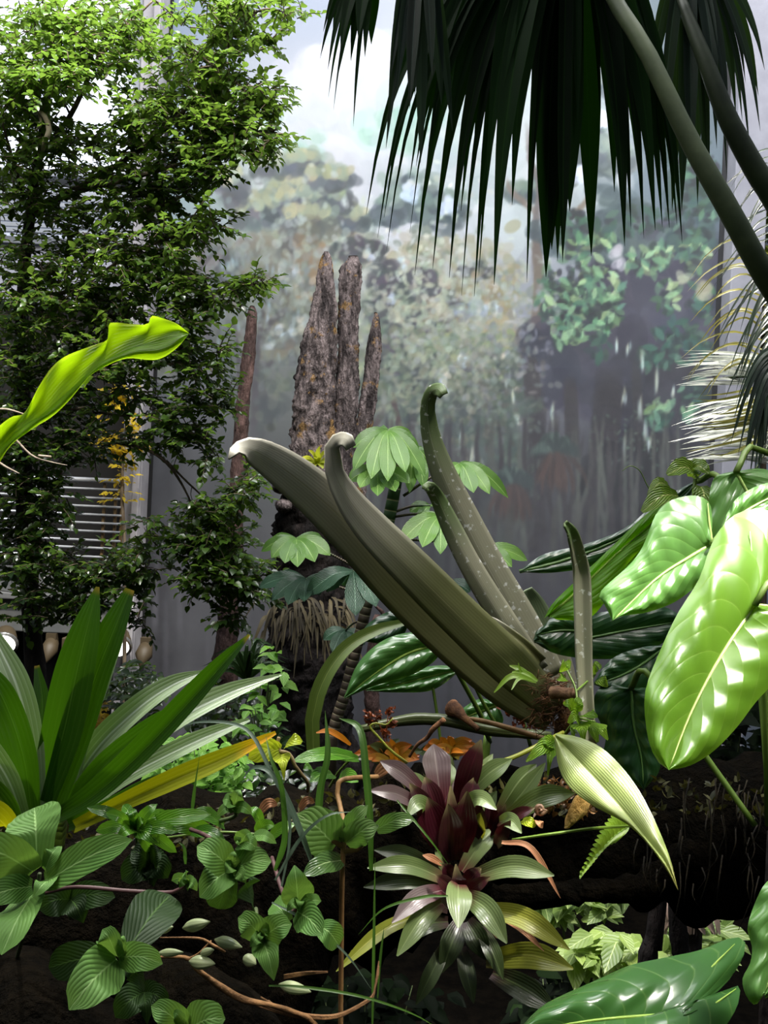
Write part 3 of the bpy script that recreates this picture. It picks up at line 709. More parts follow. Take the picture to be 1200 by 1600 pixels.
for c in ((1188,330,24,40,60,.6),(1190,240,22,50,46,.2),(1185,420,22,40,40,.3),(1190,500,24,40,34,.2),(1188,150,20,40,24,.15)): sprigs(m, None, c[0] + 12, c[1], c[2], c[3], 9.9, .12, c[4], .09, c[5], nleaf=6, wk=.4)
m.build('leaves', leafmat('far_leaf', (40,52,24), (150,170,40), None, 'none', tl=.4, tcol=(200,215,90), tintk=1, bump=0), t)

# ---------------------------------------------------------------- umbrella-leaved tree in the middle
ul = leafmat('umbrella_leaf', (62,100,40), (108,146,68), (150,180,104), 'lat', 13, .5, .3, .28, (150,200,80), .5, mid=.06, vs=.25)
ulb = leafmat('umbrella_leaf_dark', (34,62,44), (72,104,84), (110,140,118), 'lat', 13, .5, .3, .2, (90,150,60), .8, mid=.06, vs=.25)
st = NT('ringed_stem'); sv = st.n('UVMap').outputs[0]; sp_ = st.n('SeparateXYZ'); st.l(sv, sp_.inputs[0])
rg = st.math('ABSOLUTE', st.math('SINE', st.math('MULTIPLY', sp_.outputs[0], 120)))
cg = st.mix(st.sstep(sp_.outputs[0], .45, .65), lin((70,58,46)), lin((52,78,44)))
ringed = st.done(st.principled(st.mix(st.sstep(rg, 0, .35, 1, 0), cg, lin((150,140,112))), .6, st.bump(rg, .4, .01)).outputs[0])
um = thing('umbrella_tree', 'ring-stemmed young tree with umbrella-like lobed leaves in front of the dead tree', 'tree', P(516, 1290, 4.5))
m = MB(); ptube(m, [(512,1290,4.5),(518,1160,4.5),(540,1080,4.5),(560,1000,4.5),(580,920,4.5),(598,850,4.5),(610,800,4.5),(622,735,4.5),(630,690,4.5)], [9,9.5,9,9,9,10,10,9,4], 12, 60); m.build('stem', ringed, um)
def palmate(cx, cy, Y, fr, lobes, mat, petr=2.4):
    "lobes: (tip px, tip py, half width, sag); one palmately compound leaf on its own petiole"
    m = MB()
    for (tx, ty, hw, dY) in lobes:
        mx, my = (cx + tx) / 2, (cy + ty) / 2
        ln = math.hypot(tx - cx, ty - cy)
        ribbon(m, [(cx, cy, Y), (cx + (tx - cx) * .35, cy + (ty - cy) * .28 - ln * .10, Y + dY * .25), (cx + (tx - cx) * .72, cy + (ty - cy) * .66 - ln * .07, Y + dY * .6), (tx, ty, Y + dY)], hw, nl=14, nw=6, fold=.18, ripple=.05, rk=3, t=R.random(),
               prof=lambda x: max(.02, min(1, (x * 1.7 + .16)) * (1 - max(0, (x - .62) / .38) ** 2.2)), ph=R.random() * 6)
    lf = m.build('leaf', mat, um)
    m = MB(); ptube(m, [fr, ((fr[0] + cx) / 2, (fr[1] + cy) / 2 - 4, (fr[2] + Y) / 2), (cx, cy, Y)], [petr, petr * .85, petr * .7], 6, 10); m.build('petiole', ringed, lf)
palmate(606, 672, 4.45, (626,720,4.5), [(552,736,13,-.12),(580,748,14,-.2),(606,752,13,-.22),(634,738,13,-.2),(664,745,12,-.1),(552,700,11,-.05),(648,690,11,.1),(655,712,12,0),(585,672,9,.15)], ul)
palmate(648, 700, 4.55, (632,720,4.5), [(640,770,10,-.1),(662,762,11,-.1),(676,735,11,0),(664,715,10,.1)], ul)
palmate(590, 735, 4.4, (618,770,4.5), [(562,762,12,-.1),(590,775,12,-.18),(618,768,13,-.16),(640,755,12,-.1),(545,752,14,0)], ul)
palmate(718, 724, 4.5, (630,775,4.5), [(700,748,13,-.1),(712,772,13,-.14),(740,770,13,-.14),(765,772,12,-.1),(794,778,11,0),(740,745,12,.05)], ul)
palmate(690, 806, 4.4, (612,808,4.5), [(626,848,15,-.12),(660,855,14,-.2),(688,866,12,-.2),(718,852,12,-.1),(640,822,10,.05),(735,835,12,.1)], ul)
palmate(752, 858, 4.5, (612,842,4.5), [(745,888,11,-.1),(770,895,12,-.12),(800,886,12,-.05),(824,876,12,.05),(735,870,10,0)], ul)
palmate(672, 790, 4.6, (616,800,4.5), [(640,800,10,0),(655,815,9,-.1),(700,800,9,.1)], ul)
palmate(463, 842, 4.35, (585,905,4.5), [(408,862,10,.05),(424,872,12,-.05),(445,880,13,-.14),(465,886,13,-.16),(492,878,13,-.14),(516,868,13,-.05),(508,848,11,.1),(420,846,9,.15)], ul)
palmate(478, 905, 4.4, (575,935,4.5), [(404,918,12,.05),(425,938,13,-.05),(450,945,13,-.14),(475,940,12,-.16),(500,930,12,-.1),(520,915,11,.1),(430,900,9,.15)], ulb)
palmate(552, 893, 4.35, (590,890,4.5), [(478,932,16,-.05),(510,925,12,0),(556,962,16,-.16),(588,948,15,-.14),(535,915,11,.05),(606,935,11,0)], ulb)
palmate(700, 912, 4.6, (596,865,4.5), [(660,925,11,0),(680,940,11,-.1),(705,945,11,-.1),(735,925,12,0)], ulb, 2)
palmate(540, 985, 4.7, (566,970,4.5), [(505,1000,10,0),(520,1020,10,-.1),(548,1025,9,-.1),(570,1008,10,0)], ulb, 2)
# plants growing on the dead tree
t = thing('hanging_dead_leaves', 'tuft of dry strap leaves hanging on the dead tree trunk under the umbrella leaves', 'dead leaves', P(475, 985, 6.6))
m = MB(); dry = leafmat('dry_leaf', (44,38,26), (104,92,62), None, 'long', 5, rough=.7, tl=.1, bump=.3)
for i in range(90):
    x = R.uniform(420, 545); y = R.uniform(930, 990); ln = R.uniform(30, 75); dx = R.gauss(0, 18) + (x - 480) * .3
    ribbon(m, [(x, y, 6.62), (x + dx * .5, y - 8 + ln * .3, 6.45), (x + dx, y + ln, 6.4)], R.uniform(1.6, 3), nl=7, nw=2, t=R.random())
m.build('leaf', dry, t)
def tuft(name, label, cat, x, y, Y, n, l0, l1, hw, mat, sx=1, lo=-2.9, hi=-.25, group=None, droop=.5):
    t = thing(name, label, cat, P(x, y, Y), group); m = MB()
    for i in range(n):
        a = R.uniform(lo, hi); ln = R.uniform(l0, l1); dx = math.cos(a) * ln * sx; dy = math.sin(a) * ln; q = R.uniform(-.12, .12) * ln / 60
        ribbon(m, [(x + R.uniform(-4, 4), y, Y), (x + dx * .5, y + dy * .75, Y + q), (x + dx, y + dy * .8 + ln * droop * .35 * abs(math.cos(a)), Y + q * 2)], hw * R.uniform(.7, 1.2), nl=9, nw=2, t=R.random(), prof=lambda u: max(.03, 1 - u ** 2.2))
    m.build('leaves', mat, t); return t
gr = leafmat('grass_leaf', (24,44,20), (62,92,44), (80,110,60), 'long', 3, rough=.4, tl=.3, bump=.2)
tuft('spider_plant', 'dark grassy tuft growing at the foot of the thin dead trunk', 'grass', 385, 1060, 5.6, 46, 40, 85, 3.4, gr)
tuft('spider_plant', 'small grassy tuft low on the dead tree trunk under its dry leaves', 'grass', 420, 1180, 5.4, 26, 40, 70, 3.2, gr)
t = thing('epiphyte', 'yellow-green leafy plant growing on the dead tree beside the curled strap leaf', 'plant', P(496, 745, 6.75))
m = MB(); yg = leafmat('yellow_green', (86,110,24), (190,190,50), (200,205,110), 'lat', 6, .4, .4, .4, (210,220,60), .3)
for (tx, ty, hw, tt) in ((470,716,5,1),(482,704,6,.9),(500,698,6,.8),(514,704,6,.6),(494,716,6,.9),(478,726,7,.3),(514,724,8,.1),(466,730,6,.1),(505,732,7,.2),(486,734,7,.6),(458,724,5,.3)):
    ribbon(m, [(496,728,6.72), ((496 + tx) / 2, (728 + ty) / 2 - 6, 6.6), (tx, ty, 6.55)], hw, t=tt, nl=8)
m.build('leaves', yg, t)
# ---------------------------------------------------------------- fan palm hanging from above
pfan = leafmat('palm_fan', (4,13,5), (14,38,12), (22,50,14), 'long', 2, rough=.6, tl=.07, tcol=(60,120,20), spec=.04, tintk=.8, bump=.2)
pgrey = leafmat('palm_fan_grey', (12,24,14), (44,60,54), (60,78,68), 'long', 2, rough=.5, spec=.15, tl=.1, tcol=(90,130,50), tintk=.9, bump=.2)
pstalk = roughmat('palm_stalk', (58,70,46), (86,98,68), 3, .5, .15, spec=.4)
pdark = roughmat('palm_stalk_dark', (34,44,28), (58,70,44), 3, .5, .15, spec=.4)
def fan(name, parent, hub, Y, tips, mat, cx=.73, cy=.46, disc=.0, jy=.10, lift=.0):
    "tips: (px,py,half width[,dY]); pleated segments joined near the hub and drooping to pointed tips"
    m = MB()
    for q in tips:
        tx, ty, hw = q[:3]; dY = q[3] if len(q) > 3 else R.uniform(-jy, jy)
        dx, dy = tx - hub[0], ty - hub[1]; A = np.array(hub, float); T = np.array((tx, ty), float)
        C = A + np.array((dx * cx, dy * cy)); pts = []
        for i in range(6):
            s_ = i / 5; b = A * (1 - s_) ** 2 + C * 2 * s_ * (1 - s_) + T * s_ * s_
            pts.append((b[0], b[1], Y + dY * s_ - lift * math.sin(s_ * 3.14)))
        ribbon(m, pts, hw * 1.35, nl=22, nw=4, fold=.35, t=R.random(), prof=lambda u: min(1, .45 + u * 1.7) * (1 if u < .66 else max(.015, 1 - ((u - .66) / .34) ** 1.5)), nh=Vector((R.uniform(-.5, .5), -1, .1)).normalized())
    return m.build(name, mat, parent)
palm = thing('fan_palm', 'dark fan palm leaves hanging from the top before the mural on long pale stalks', 'palm', P(1378, 640, 2.52))
lf = fan('fan_leaf', palm, (890, -190), 2.45,
    [(572,335,9),(590,372,8),(604,392,5),(600,340,9),(648,430,10),(640,365,5),(662,300,11),(676,420,12),(702,434,13),(721,462,8),(741,463,14),(748,430,8),(772,445,15),(823,441,12),(853,433,16),(862,390,15),(871,408,9),(879,410,9),
     (903,200,6),(924,400,15),(937,170,7),(976,385,15),(986,358,9),(1006,372,10),(1024,360,13),(1035,355,9),(1046,356,9),(1066,380,11),(1058,352,7),(760,300,16),(800,320,16),(720,330,16),(690,300,14),(830,330,15),(890,330,15),(960,300,14),(1000,290,12),(650,260,13),(1050,280,9),(640,280,10),(700,250,14),(740,250,16),(780,270,16),(670,230,12),(1030,300,10)], pfan, .86, .30)
def stalk(pts, r, parent, mat, name='stalk'):
    m = MB(); ptube(m, pts, r, 14, 26); return m.build(name, mat, parent)
stalk([(890,-190,2.45),(925,-80,2.42),(960,0,2.38),(1010,80,2.33),(1075,215,2.3),(1140,330,2.28),(1210,455,2.3),(1310,590,2.42),(1375,650,2.52)], [8,9,12,13,15,17,18,19,19], palm, pstalk)
fan('fan_leaf', palm, (1075, -90), 2.62, [(1090,322,6),(1100,300,6),(1108,312,5),(1120,232,6),(1136,280,5),(1138,212,7),(1065,330,8),(1050,330,8),(1035,250,8),(1150,180,7),(1172,240,5),(1165,130,7),(1185,150,6),(1188,205,5),(1010,200,9),(1080,260,8),(1120,180,8),(1195,110,5),(1160,190,6)], pgrey, .8, .3)
stalk([(1060,-10,2.6),(1100,90,2.56),(1135,180,2.55),(1180,265,2.55),(1215,320,2.55),(1300,480,2.56),(1375,610,2.52)], [8,12,15,17,18,19,19], palm, pdark)
fan('fan_leaf', palm, (590, -110), 2.8, [(500,92,4),(513,152,2.5),(521,172,2.5),(512,110,5),(530,110,6),(552,198,2.6),(548,96,7),(532,80,8),(560,62,8),(580,70,8),(520,60,9),(545,40,9),(570,90,5),(505,50,6)], pfan, .75, .4)
fan('fan_leaf', palm, (660, -140), 2.3, [(603,232,6),(606,195,9),(620,140,7),(657,255,7),(640,170,8),(648,150,6),(690,165,8),(707,205,6),(655,120,10),(630,90,9),(675,120,7),(610,120,7)], pgrey, .55, .35)

# ---------------------------------------------------------------- feather palm at the right edge
fw = leafmat('feather_white', (120,126,112), (206,208,200), None, 'long', 2, rough=.45, tl=.2, tintk=.8, bump=.15)
fy = leafmat('feather_yellow', (60,72,22), (150,142,56), (190,170,80), 'long', 2, rough=.4, tl=.3, tintk=.8, bump=.15)
fd = leafmat('feather_dark', (10,22,12), (48,66,48), (90,104,80), 'long', 2, rough=.3, tl=.15, tintk=.8, bump=.15)
fp = thing('feather_palm', 'feathery palm with narrow pale and yellowish leaflets at the right edge by the white pillar', 'palm', P(1290, 1120, 3.9))
def frond(rach, leaflets, mat, r=2.5):
    m = MB()
    for (bx, by, bY, tx, ty, tY, sag, hw) in leaflets:
        ribbon(m, [(bx, by, bY), (bx + (tx - bx) * .4, by + (ty - by) * .4 - sag, bY + (tY - bY) * .4), (bx + (tx - bx) * .75, by + (ty - by) * .75 - sag * .8, bY + (tY - bY) * .75), (tx, ty, tY)], hw, nl=10, nw=2, fold=.3, t=R.random(), prof=lambda u: min(1, .4 + u * 3) * max(.03, 1 - u ** 2.5))
    lf = m.build('frond', mat, fp); m = MB(); ptube(m, rach, [r, r, r * .6], 6, 14); m.build('rachis', pdark, lf)
U = R.uniform
def fl(n, f): return [f(i / max(1, n - 1)) for i in range(n)]
frond([(1215,330,3.6),(1200,470,3.6),(1196,620,3.6)], fl(15, lambda s: (1205 - 5 * s, 400 + 190 * s, 3.6, 1075 + U(-14, 40), 430 + 190 * s + U(-10, 22), 3.5 + U(-.2, .2), 34 + U(-8, 8), 2.4)), fy)
frond([(1240,560,3.9),(1190,585,3.8),(1130,590,3.7)], fl(17, lambda s: (1215 - 40 * s + U(-6, 6), 560 + 40 * s, 3.8, 1062 + U(-8, 40), 550 + 55 * s + U(-4, 4), 3.6 + U(-.2, .1), 3 + U(-3, 6), 2.8)), fw)
frond([(1250,640,4.1),(1210,680,4.0),(1180,735,3.9)], fl(46, lambda s: (1225 - 20 * s + U(-8, 8), 620 + 105 * s, 4.0, 1046 + U(-4, 56) + 20 * abs(s - .7), 640 + 85 * s + U(-6, 8), 3.8 + U(-.2, .2), 6 + U(-4, 8), 2.6)), fw)
frond([(1230,500,3.3),(1205,560,3.2),(1200,640,3.2)], fl(20, lambda s: (1212 - 8 * s, 540 + 90 * s, 3.2, 1142 + 66 * s + U(-8, 8), 670 + 60 * math.sin(s * 3.1) + U(-14, 22), 3.1, 26 + U(-8, 8), 5)), fd)
frond([(1235,350,3.5),(1210,420,3.4),(1200,500,3.4)], fl(16, lambda s: (1212, 400 + 120 * s, 3.4, 1128 + U(-14, 40), 520 + 110 * s + U(-16, 16), 3.3, 22, 2.6)), fd)
frond([(1235,170,3.5),(1210,260,3.4),(1200,380,3.4)], fl(13, lambda s: (1210, 230 + 140 * s, 3.4, 1120 + U(-10, 40), 300 + 160 * s + U(-16, 16), 3.3, 16, 1.8)), fd)
frond([(1250,600,3.7),(1215,650,3.6),(1190,700,3.5)], fl(18, lambda s: (1215 - 10 * s, 590 + 90 * s, 3.6, 1085 + U(-14, 50), 620 + 95 * s + U(-10, 10), 3.4, -6 + U(-10, 10), 2.6)), fy)

m = MB(); q = [P(1262,520,3.9), P(1275,800,3.9), P(1290,1120,3.9), P(1290,1120,3.9)]; q[3].z = 0; tube(m, q, [.05,.07,.08,.09], 10, 20, .2); m.build('trunk', pdark, fp)
m = MB(); q = [P(1375,560,2.52), P(1375,640,2.52), P(1378,700,2.52), P(1378,1100,2.52), P(1378,640,2.52)]; q[4].z = 0; tube(m, q, [.02,.06,.085,.09,.11], 16, 60, .35); m.build('trunk', bark_r, palm)
# ---------------------------------------------------------------- the giant bromeliad with folded strap leaves
bro = leafmat('giant_strap', (70,74,42), (112,112,74), (130,128,96), 'long', 16, rough=.42, tl=.08, bump=.04, vs=.12, mid=.02, tip=(168,164,150), tip0=.45, tip1=.85, nscale=4, spec=.5)  # tip colour carries the sunlight on the leaf's upper end
brw = leafmat('giant_strap_whitish', (122,122,102), (156,152,130), (170,168,150), 'long', 14, rough=.5, tl=.08, bump=.04, vs=.1, mid=.02, tip=(92,112,66), tip0=.55, tip1=.8, nscale=4, spots=((206,206,202), 120, .9))  # whitish strap with near-white speckles and a greener tip
brg = leafmat('giant_strap_pale', (116,134,72), (160,170,104), (150,160,104), 'long', 22, rough=.34, tl=.28, tcol=(190,200,80), bump=.15, vs=.18, mid=.02, nscale=3, tip=(150,140,60), tip0=.8, tip1=1.0, spec=.6)
gb = thing('giant_bromeliad', 'giant bromeliad with huge stiff grey-green folded strap leaves leaning over the log', 'bromeliad', P(872, 1150, 2.25))
def strap(pts, hws, mat, fold=.45, nl=40, nw=8, nh=Vector((0, -1, .4)).normalized(), cup=0, thick=.002, twist=0):
    m = MB(); ribbon(m, pts, hws, nh, nl, nw, fold, cup, twist=twist)
    o = m.build('leaf', mat, gb); s = o.modifiers.new('thickness', 'SOLIDIFY'); s.thickness = thick * 2; return o
gnh = Vector((-.35, -1, .25)).normalized()
strap([(866,1122,2.2),(800,1072,2.2),(705,990,2.2),(622,908,2.19),(552,828,2.18),(495,774,2.16),(452,739,2.14),(415,714,2.12),(385,700,2.09),(364,704,2.06),(357,716,2.05)], [26,40,42,42,41,36,32,26,18,8,1.5], bro, -.08, nh=gnh)
strap([(868,1108,2.16),(800,1042,2.15),(720,965,2.13),(640,885,2.12),(578,822,2.12),(542,776,2.12),(521,735,2.12),(517,702,2.11),(528,686,2.09),(544,688,2.05),(548,699,2.05)], [22,34,34,32,28,21,15,13,12,11,9], bro, -.12, nh=gnh)
strap([(855,1062,2.45),(815,980,2.46),(765,890,2.47),(722,805,2.48),(690,735,2.48),(672,680,2.48),(667,640,2.47),(672,614,2.44),(684,607,2.4),(692,616,2.38)], [30,30,27,24,20,15,12,12,11,8], brw, -.25, nh=Vector((-.3, -1, .2)).normalized(), cup=-.1)
strap([(840,1052,2.36),(790,975,2.36),(738,890,2.37),(705,825,2.38),(684,780,2.38),(670,760,2.34),(664,764,2.33)], [20,20,18,16,12,9,6], brw, -.25, nh=Vector((-.3, -1, .2)).normalized(), cup=-.1)
strap([(866,1075,2.6),(848,1000,2.62),(832,950,2.62),(822,922,2.6)], [28,28,22,10], leafmat('giant_strap_grey', (98,116,84), (132,146,112), (140,150,120), 'long', 12, rough=.5, tl=.15, bump=.1, vs=.2), .2)
strap([(874,1090,2.5),(862,1030,2.52),(850,985,2.52)], [30,28,16], brw, .3)
strap([(922,1165,2.06),(916,1110,2.05),(912,1040,2.06),(910,960,2.07),(908,900,2.08),(901,865,2.06),(892,835,2.02),(883,818,1.99)], [9,11,12,13,13,12,11,5], brw, .5)
strap([(845,1035,2.3),(815,1005,2.28),(770,972,2.3),(748,968,2.32)], [9,8,6,2], bro, .6)
m = MB()
mid = [(868,1150),(905,1190),(960,1250),(1010,1310),(1042,1350),(1060,1392)]
Yf = plane(1.78, 960, 1250, -.3, -.7)
ruled(m, mid, [(868,1146),(905,1152),(945,1172),(985,1215),(1015,1265),(1045,1335),(1060,1392)], Yf, 1, puff=.007, ripple=.0012, nr=3)
ruled(m, mid, [(866,1152),(872,1195),(888,1228),(925,1258),(985,1292),(1030,1342),(1060,1392)], Yf, -1, puff=.007, ripple=.0012, nr=3)
m.build('leaf', brg, gb)
fib = roughmat('root_fibre', (66,42,28), (128,88,58), 30, .9, .5, dist=.01)
m = MB()
ptube(m, [(826,1078,2.2),(850,1078,2.2),(872,1092,2.2),(882,1125,2.2),(872,1160,2.2)], [6,12,15,14,8], 12, 20, .7); m.build('root_base', fib, gb)
m = MB()
for i in range(190):
    x, y = R.uniform(832, 888), R.uniform(1058, 1140); a = U(0, 6.28); l = U(8, 30); Y = 2.16 + U(-.03, .03)
    ptube(m, [(x, y, Y), (x + math.cos(a) * l * .5 + U(-4, 4), y + math.sin(a) * l * .4, Y - .02), (x + math.cos(a) * l, y + math.sin(a) * l * .7 + 3, Y)], [.8, .7, .3], 4, 5)
ptube(m, [(872,1070,2.15),(884,1052,2.12)], [.9, .5], 4, 4)
m.build('fibres', fib, gb)
m = MB(); ptube(m, [(862,1082,2.12),(880,1083,2.1),(896,1085,2.08)], [10,9,10], 12, 10); ptube(m, [(896.2,1085,2.079),(897,1085.2,2.075)], [6,5.8], 12, 2); m.build('stub', roughmat('cut_stub', (84,58,40), (140,106,78), 20, .8, .4), gb)
m = MB(); gbl = leafmat('bract_green', (60,96,18), (120,150,40), (140,170,70), 'long', 4, rough=.4, tl=.35, tcol=(170,210,50), bump=.15)
for (a, b, c, hw) in (((838,1066,2.1),(800,1056,2.08),(772,1082,2.07),5),((836,1064,2.1),(812,1060,2.08),(799,1078,2.06),3),((832,1060,2.1),(812,1046,2.12),(796,1040,2.12),5),((826,1058,2.1),(814,1050,2.1),(810,1036,2.1),3),((840,1064,2.1),(820,1052,2.1),(800,1050,2.1),5)):
    ribbon(m, [a, b, c], hw, nl=10, nw=4)
m.build('shoot', gbl, gb)

# arching strap leaf rising from the log
astrap = leafmat('arching_strap', (40,62,18), (86,104,36), (110,124,60), 'long', 8, rough=.5, tl=.25, bump=.1, vs=.2)
m = MB(); ribbon(m, [(490,1178,2.35),(487,1140,2.35),(494,1095,2.35),(513,1050,2.36),(545,1010,2.38),(590,985,2.4),(645,970,2.44)], [10,11,12,12,11,9,4], nl=26, nw=6, fold=.5)
o = m.build('strap_leaf', astrap, origin=P(490, 1178, 2.35)); tag(o, 'single narrow green leaf arching from the log behind the yellow-leaved sprig', 'leaf')

# ---------------------------------------------------------------- philodendron leaves on the right
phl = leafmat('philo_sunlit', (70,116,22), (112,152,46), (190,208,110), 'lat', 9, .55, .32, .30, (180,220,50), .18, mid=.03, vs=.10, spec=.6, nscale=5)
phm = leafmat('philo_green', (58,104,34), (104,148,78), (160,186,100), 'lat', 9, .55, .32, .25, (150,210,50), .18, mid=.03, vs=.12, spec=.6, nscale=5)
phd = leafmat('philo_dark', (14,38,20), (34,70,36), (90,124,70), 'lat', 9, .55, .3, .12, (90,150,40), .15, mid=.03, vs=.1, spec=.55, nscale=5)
phu = leafmat('philo_underside', (62,112,8), (96,150,20), (120,150,40), 'lat', 10, .5, .5, .55, (150,210,20), .4, mid=.03, vs=.5)
pst = plainmat('philo_stalk', (96,122,44), .5)
ph = thing('philodendron', 'glossy broad-leaved philodendron with big sunlit veined leaves on the right', 'plant', P(1210, 1300, 1.9))
def big(parent, mid, L, Rr, Yf, mat, puff=.014, ripple=.004, nr=9, lobe=None, nu=34, nv=9, edge=.004, stalk=None, sr=5):
    m = MB(); ruled(m, mid, L, Yf, -1, nu, nv, puff, ripple, nr, edge=edge); ruled(m, mid, Rr, Yf, 1, nu, nv, puff, ripple, nr, edge=edge)
    o = m.build('leaf', mat, parent)
    md = MB(); q = cr(mid, 12); ptube(md, [(a[0], a[1], Yf(a[0], a[1]) - .002) for a in q], [3.2 - 2.4 * i / 12 for i in range(13)], 6, 14)
    for l in lobe or (): ptube(md, [(a[0], a[1], Yf(a[0], a[1]) - puff * .6) for a in l], [2.6, 2, .6], 6, 8)
    md.build('midrib', plainmat_c('midrib_' + mat.name, mat), o)
    if stalk: md = MB(); ptube(md, stalk, sr, 8, 14); md.build('stalk', pst, o)
    return o
_mc = {}
def plainmat_c(n, mat):
    if n not in _mc: _mc[n] = plainmat(n, {'philo_sunlit': (206,220,140), 'philo_green': (170,194,112), 'philo_dark': (84,116,62)}.get(mat.name, (130,160,60)), .4)
    return _mc[n]
YA = plane(1.5, 1110, 1000, .3, -.45)
big(ph, [(1180,945),(1150,988),(1112,1050),(1076,1122),(1045,1203)],
    [(1183,940),(1205,910),(1222,850),(1212,806),(1184,794),(1142,808),(1112,850),(1092,905),(1058,960),(1030,1020),(1010,1072),(1007,1110),(1014,1160),(1028,1190),(1045,1203)],
    [(1184,945),(1215,945),(1262,940),(1288,970),(1262,1015),(1215,1062),(1182,1096),(1150,1138),(1112,1176),(1076,1197),(1045,1203)], YA, phl, .022, .0032, 8,
    lobe=[[(1180,943),(1176,890),(1172,830)], [(1180,945),(1220,950),(1262,970)]], stalk=[(1180,945,1.52),(1215,900,1.56),(1260,960,1.7),(1240,1150,1.85),(1210,1300,1.95)])
YB = plane(1.78, 1030, 870, .25, -.4)
big(ph, [(1112,850),(1075,872),(1025,905),(957,970)],
    [(1111,846),(1113,815),(1108,785),(1084,774),(1048,782),(1026,802),(1014,830),(1002,858),(982,884),(938,925),(945,945),(957,970)],
    [(1114,850),(1128,852),(1128,872),(1108,900),(1086,918),(1052,942),(1010,957),(975,962),(957,970)], YB, phm, .016, .003, 8, lobe=[[(1112,848),(1108,815),(1106,786)]], stalk=[(1112,850,1.78),(1150,830,1.84),(1190,1000,1.95),(1200,1290,1.96)])
YE = plane(1.95, 1150, 790, .2, -.5)
big(ph, [(1150,738),(1172,778),(1200,840)], [(1147,736),(1118,745),(1109,770),(1108,810),(1118,850),(1150,872),(1200,860)], [(1152,736),(1195,733),(1240,760),(1262,800),(1240,850),(1200,860)], YE, phd if 0 else phm, .012, 0.0025, 6, stalk=[(1150,738,1.95),(1180,700,2.0),(1250,800,2.05),(1215,1290,1.98)])
big(ph, [(1130,822),(1180,790),(1240,760)], [(1128,820),(1150,780),(1190,757),(1240,750)], [(1130,824),(1170,822),(1215,800),(1245,764)], plane(1.7, 1180, 790, .2, -.3), phm, .01, .003, 6)
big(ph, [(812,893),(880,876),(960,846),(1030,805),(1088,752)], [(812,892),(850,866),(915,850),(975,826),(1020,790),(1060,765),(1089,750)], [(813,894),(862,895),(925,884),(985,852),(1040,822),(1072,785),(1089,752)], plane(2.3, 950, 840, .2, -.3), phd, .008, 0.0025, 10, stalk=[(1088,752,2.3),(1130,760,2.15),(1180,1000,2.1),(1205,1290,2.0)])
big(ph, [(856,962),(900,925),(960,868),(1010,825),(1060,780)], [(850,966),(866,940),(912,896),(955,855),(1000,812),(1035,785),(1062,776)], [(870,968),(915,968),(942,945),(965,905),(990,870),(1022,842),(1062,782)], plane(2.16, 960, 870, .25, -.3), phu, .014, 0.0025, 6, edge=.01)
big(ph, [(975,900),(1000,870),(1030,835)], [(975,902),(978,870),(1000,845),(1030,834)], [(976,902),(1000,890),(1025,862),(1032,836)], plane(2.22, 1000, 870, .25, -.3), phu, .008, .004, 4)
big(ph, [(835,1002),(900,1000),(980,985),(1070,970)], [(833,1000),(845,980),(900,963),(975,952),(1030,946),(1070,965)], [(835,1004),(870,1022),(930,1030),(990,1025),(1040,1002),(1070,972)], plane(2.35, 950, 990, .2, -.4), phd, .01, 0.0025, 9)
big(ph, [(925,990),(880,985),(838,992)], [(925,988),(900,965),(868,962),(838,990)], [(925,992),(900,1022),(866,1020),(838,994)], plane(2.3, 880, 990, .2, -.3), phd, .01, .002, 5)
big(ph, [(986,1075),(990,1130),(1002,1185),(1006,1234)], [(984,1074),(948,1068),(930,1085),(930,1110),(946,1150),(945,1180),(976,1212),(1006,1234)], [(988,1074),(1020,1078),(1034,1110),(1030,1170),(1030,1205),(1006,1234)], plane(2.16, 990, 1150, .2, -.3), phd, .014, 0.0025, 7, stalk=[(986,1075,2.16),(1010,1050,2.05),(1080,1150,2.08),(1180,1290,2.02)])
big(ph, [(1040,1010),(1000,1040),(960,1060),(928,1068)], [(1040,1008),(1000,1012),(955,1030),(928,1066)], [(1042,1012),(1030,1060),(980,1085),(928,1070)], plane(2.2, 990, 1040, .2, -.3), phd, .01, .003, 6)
m = MB(); q = [P(1210,1300,1.95), P(1210,1300,1.95)]; q[1].z = 0; tube(m, [q[0], q[0].lerp(q[1], .5), q[1]], .014, 8, 12); m.build('stem', bark_d, ph)
# the second philodendron, below
ph2 = thing('philodendron', 'low philodendron with one large dark glossy leaf and one green leaf at the bottom right', 'plant', P(1230, 1700, 1.5))
YH = plane(1.3, 1000, 1550, .2, -.9)
big(ph2, [(1065,1585),(1000,1588),(930,1594),(860,1606),(800,1628)],
    [(1070,1580),(1078,1572),(1105,1562),(1140,1530),(1163,1490),(1162,1468),(1140,1466),(1095,1484),(1040,1496),(985,1508),(935,1530),(885,1552),(850,1570),(822,1596),(800,1628)],
    [(1070,1588),(1090,1584),(1128,1564),(1154,1540),(1152,1572),(1120,1620),(1060,1670),(960,1690),(860,1665),(800,1628)], YH, leafmat('philo_bottom', (30,62,26), (62,104,46), (150,176,96), 'lat', 9, .5, .25, .15, (120,170,40), .18, mid=.03, vs=.12, spec=.6, nscale=5), .02, 0.0025, 7, lobe=[[(1065,1585),(1100,1525),(1148,1475)], [(1068,1586),(1110,1572),(1150,1545)]], stalk=[(1065,1585,1.3),(1120,1640,1.4),(1230,1700,1.5)])
big(ph2, [(1270,1390),(1225,1470),(1195,1550)], [(1265,1385),(1215,1372),(1196,1380),(1180,1410),(1168,1450),(1175,1480),(1172,1505),(1160,1530),(1166,1556),(1180,1570),(1195,1552)], [(1275,1395),(1290,1450),(1260,1530),(1195,1560)], plane(1.2, 1200, 1470, .2, -.3), phm, .014, 0.0025, 6)
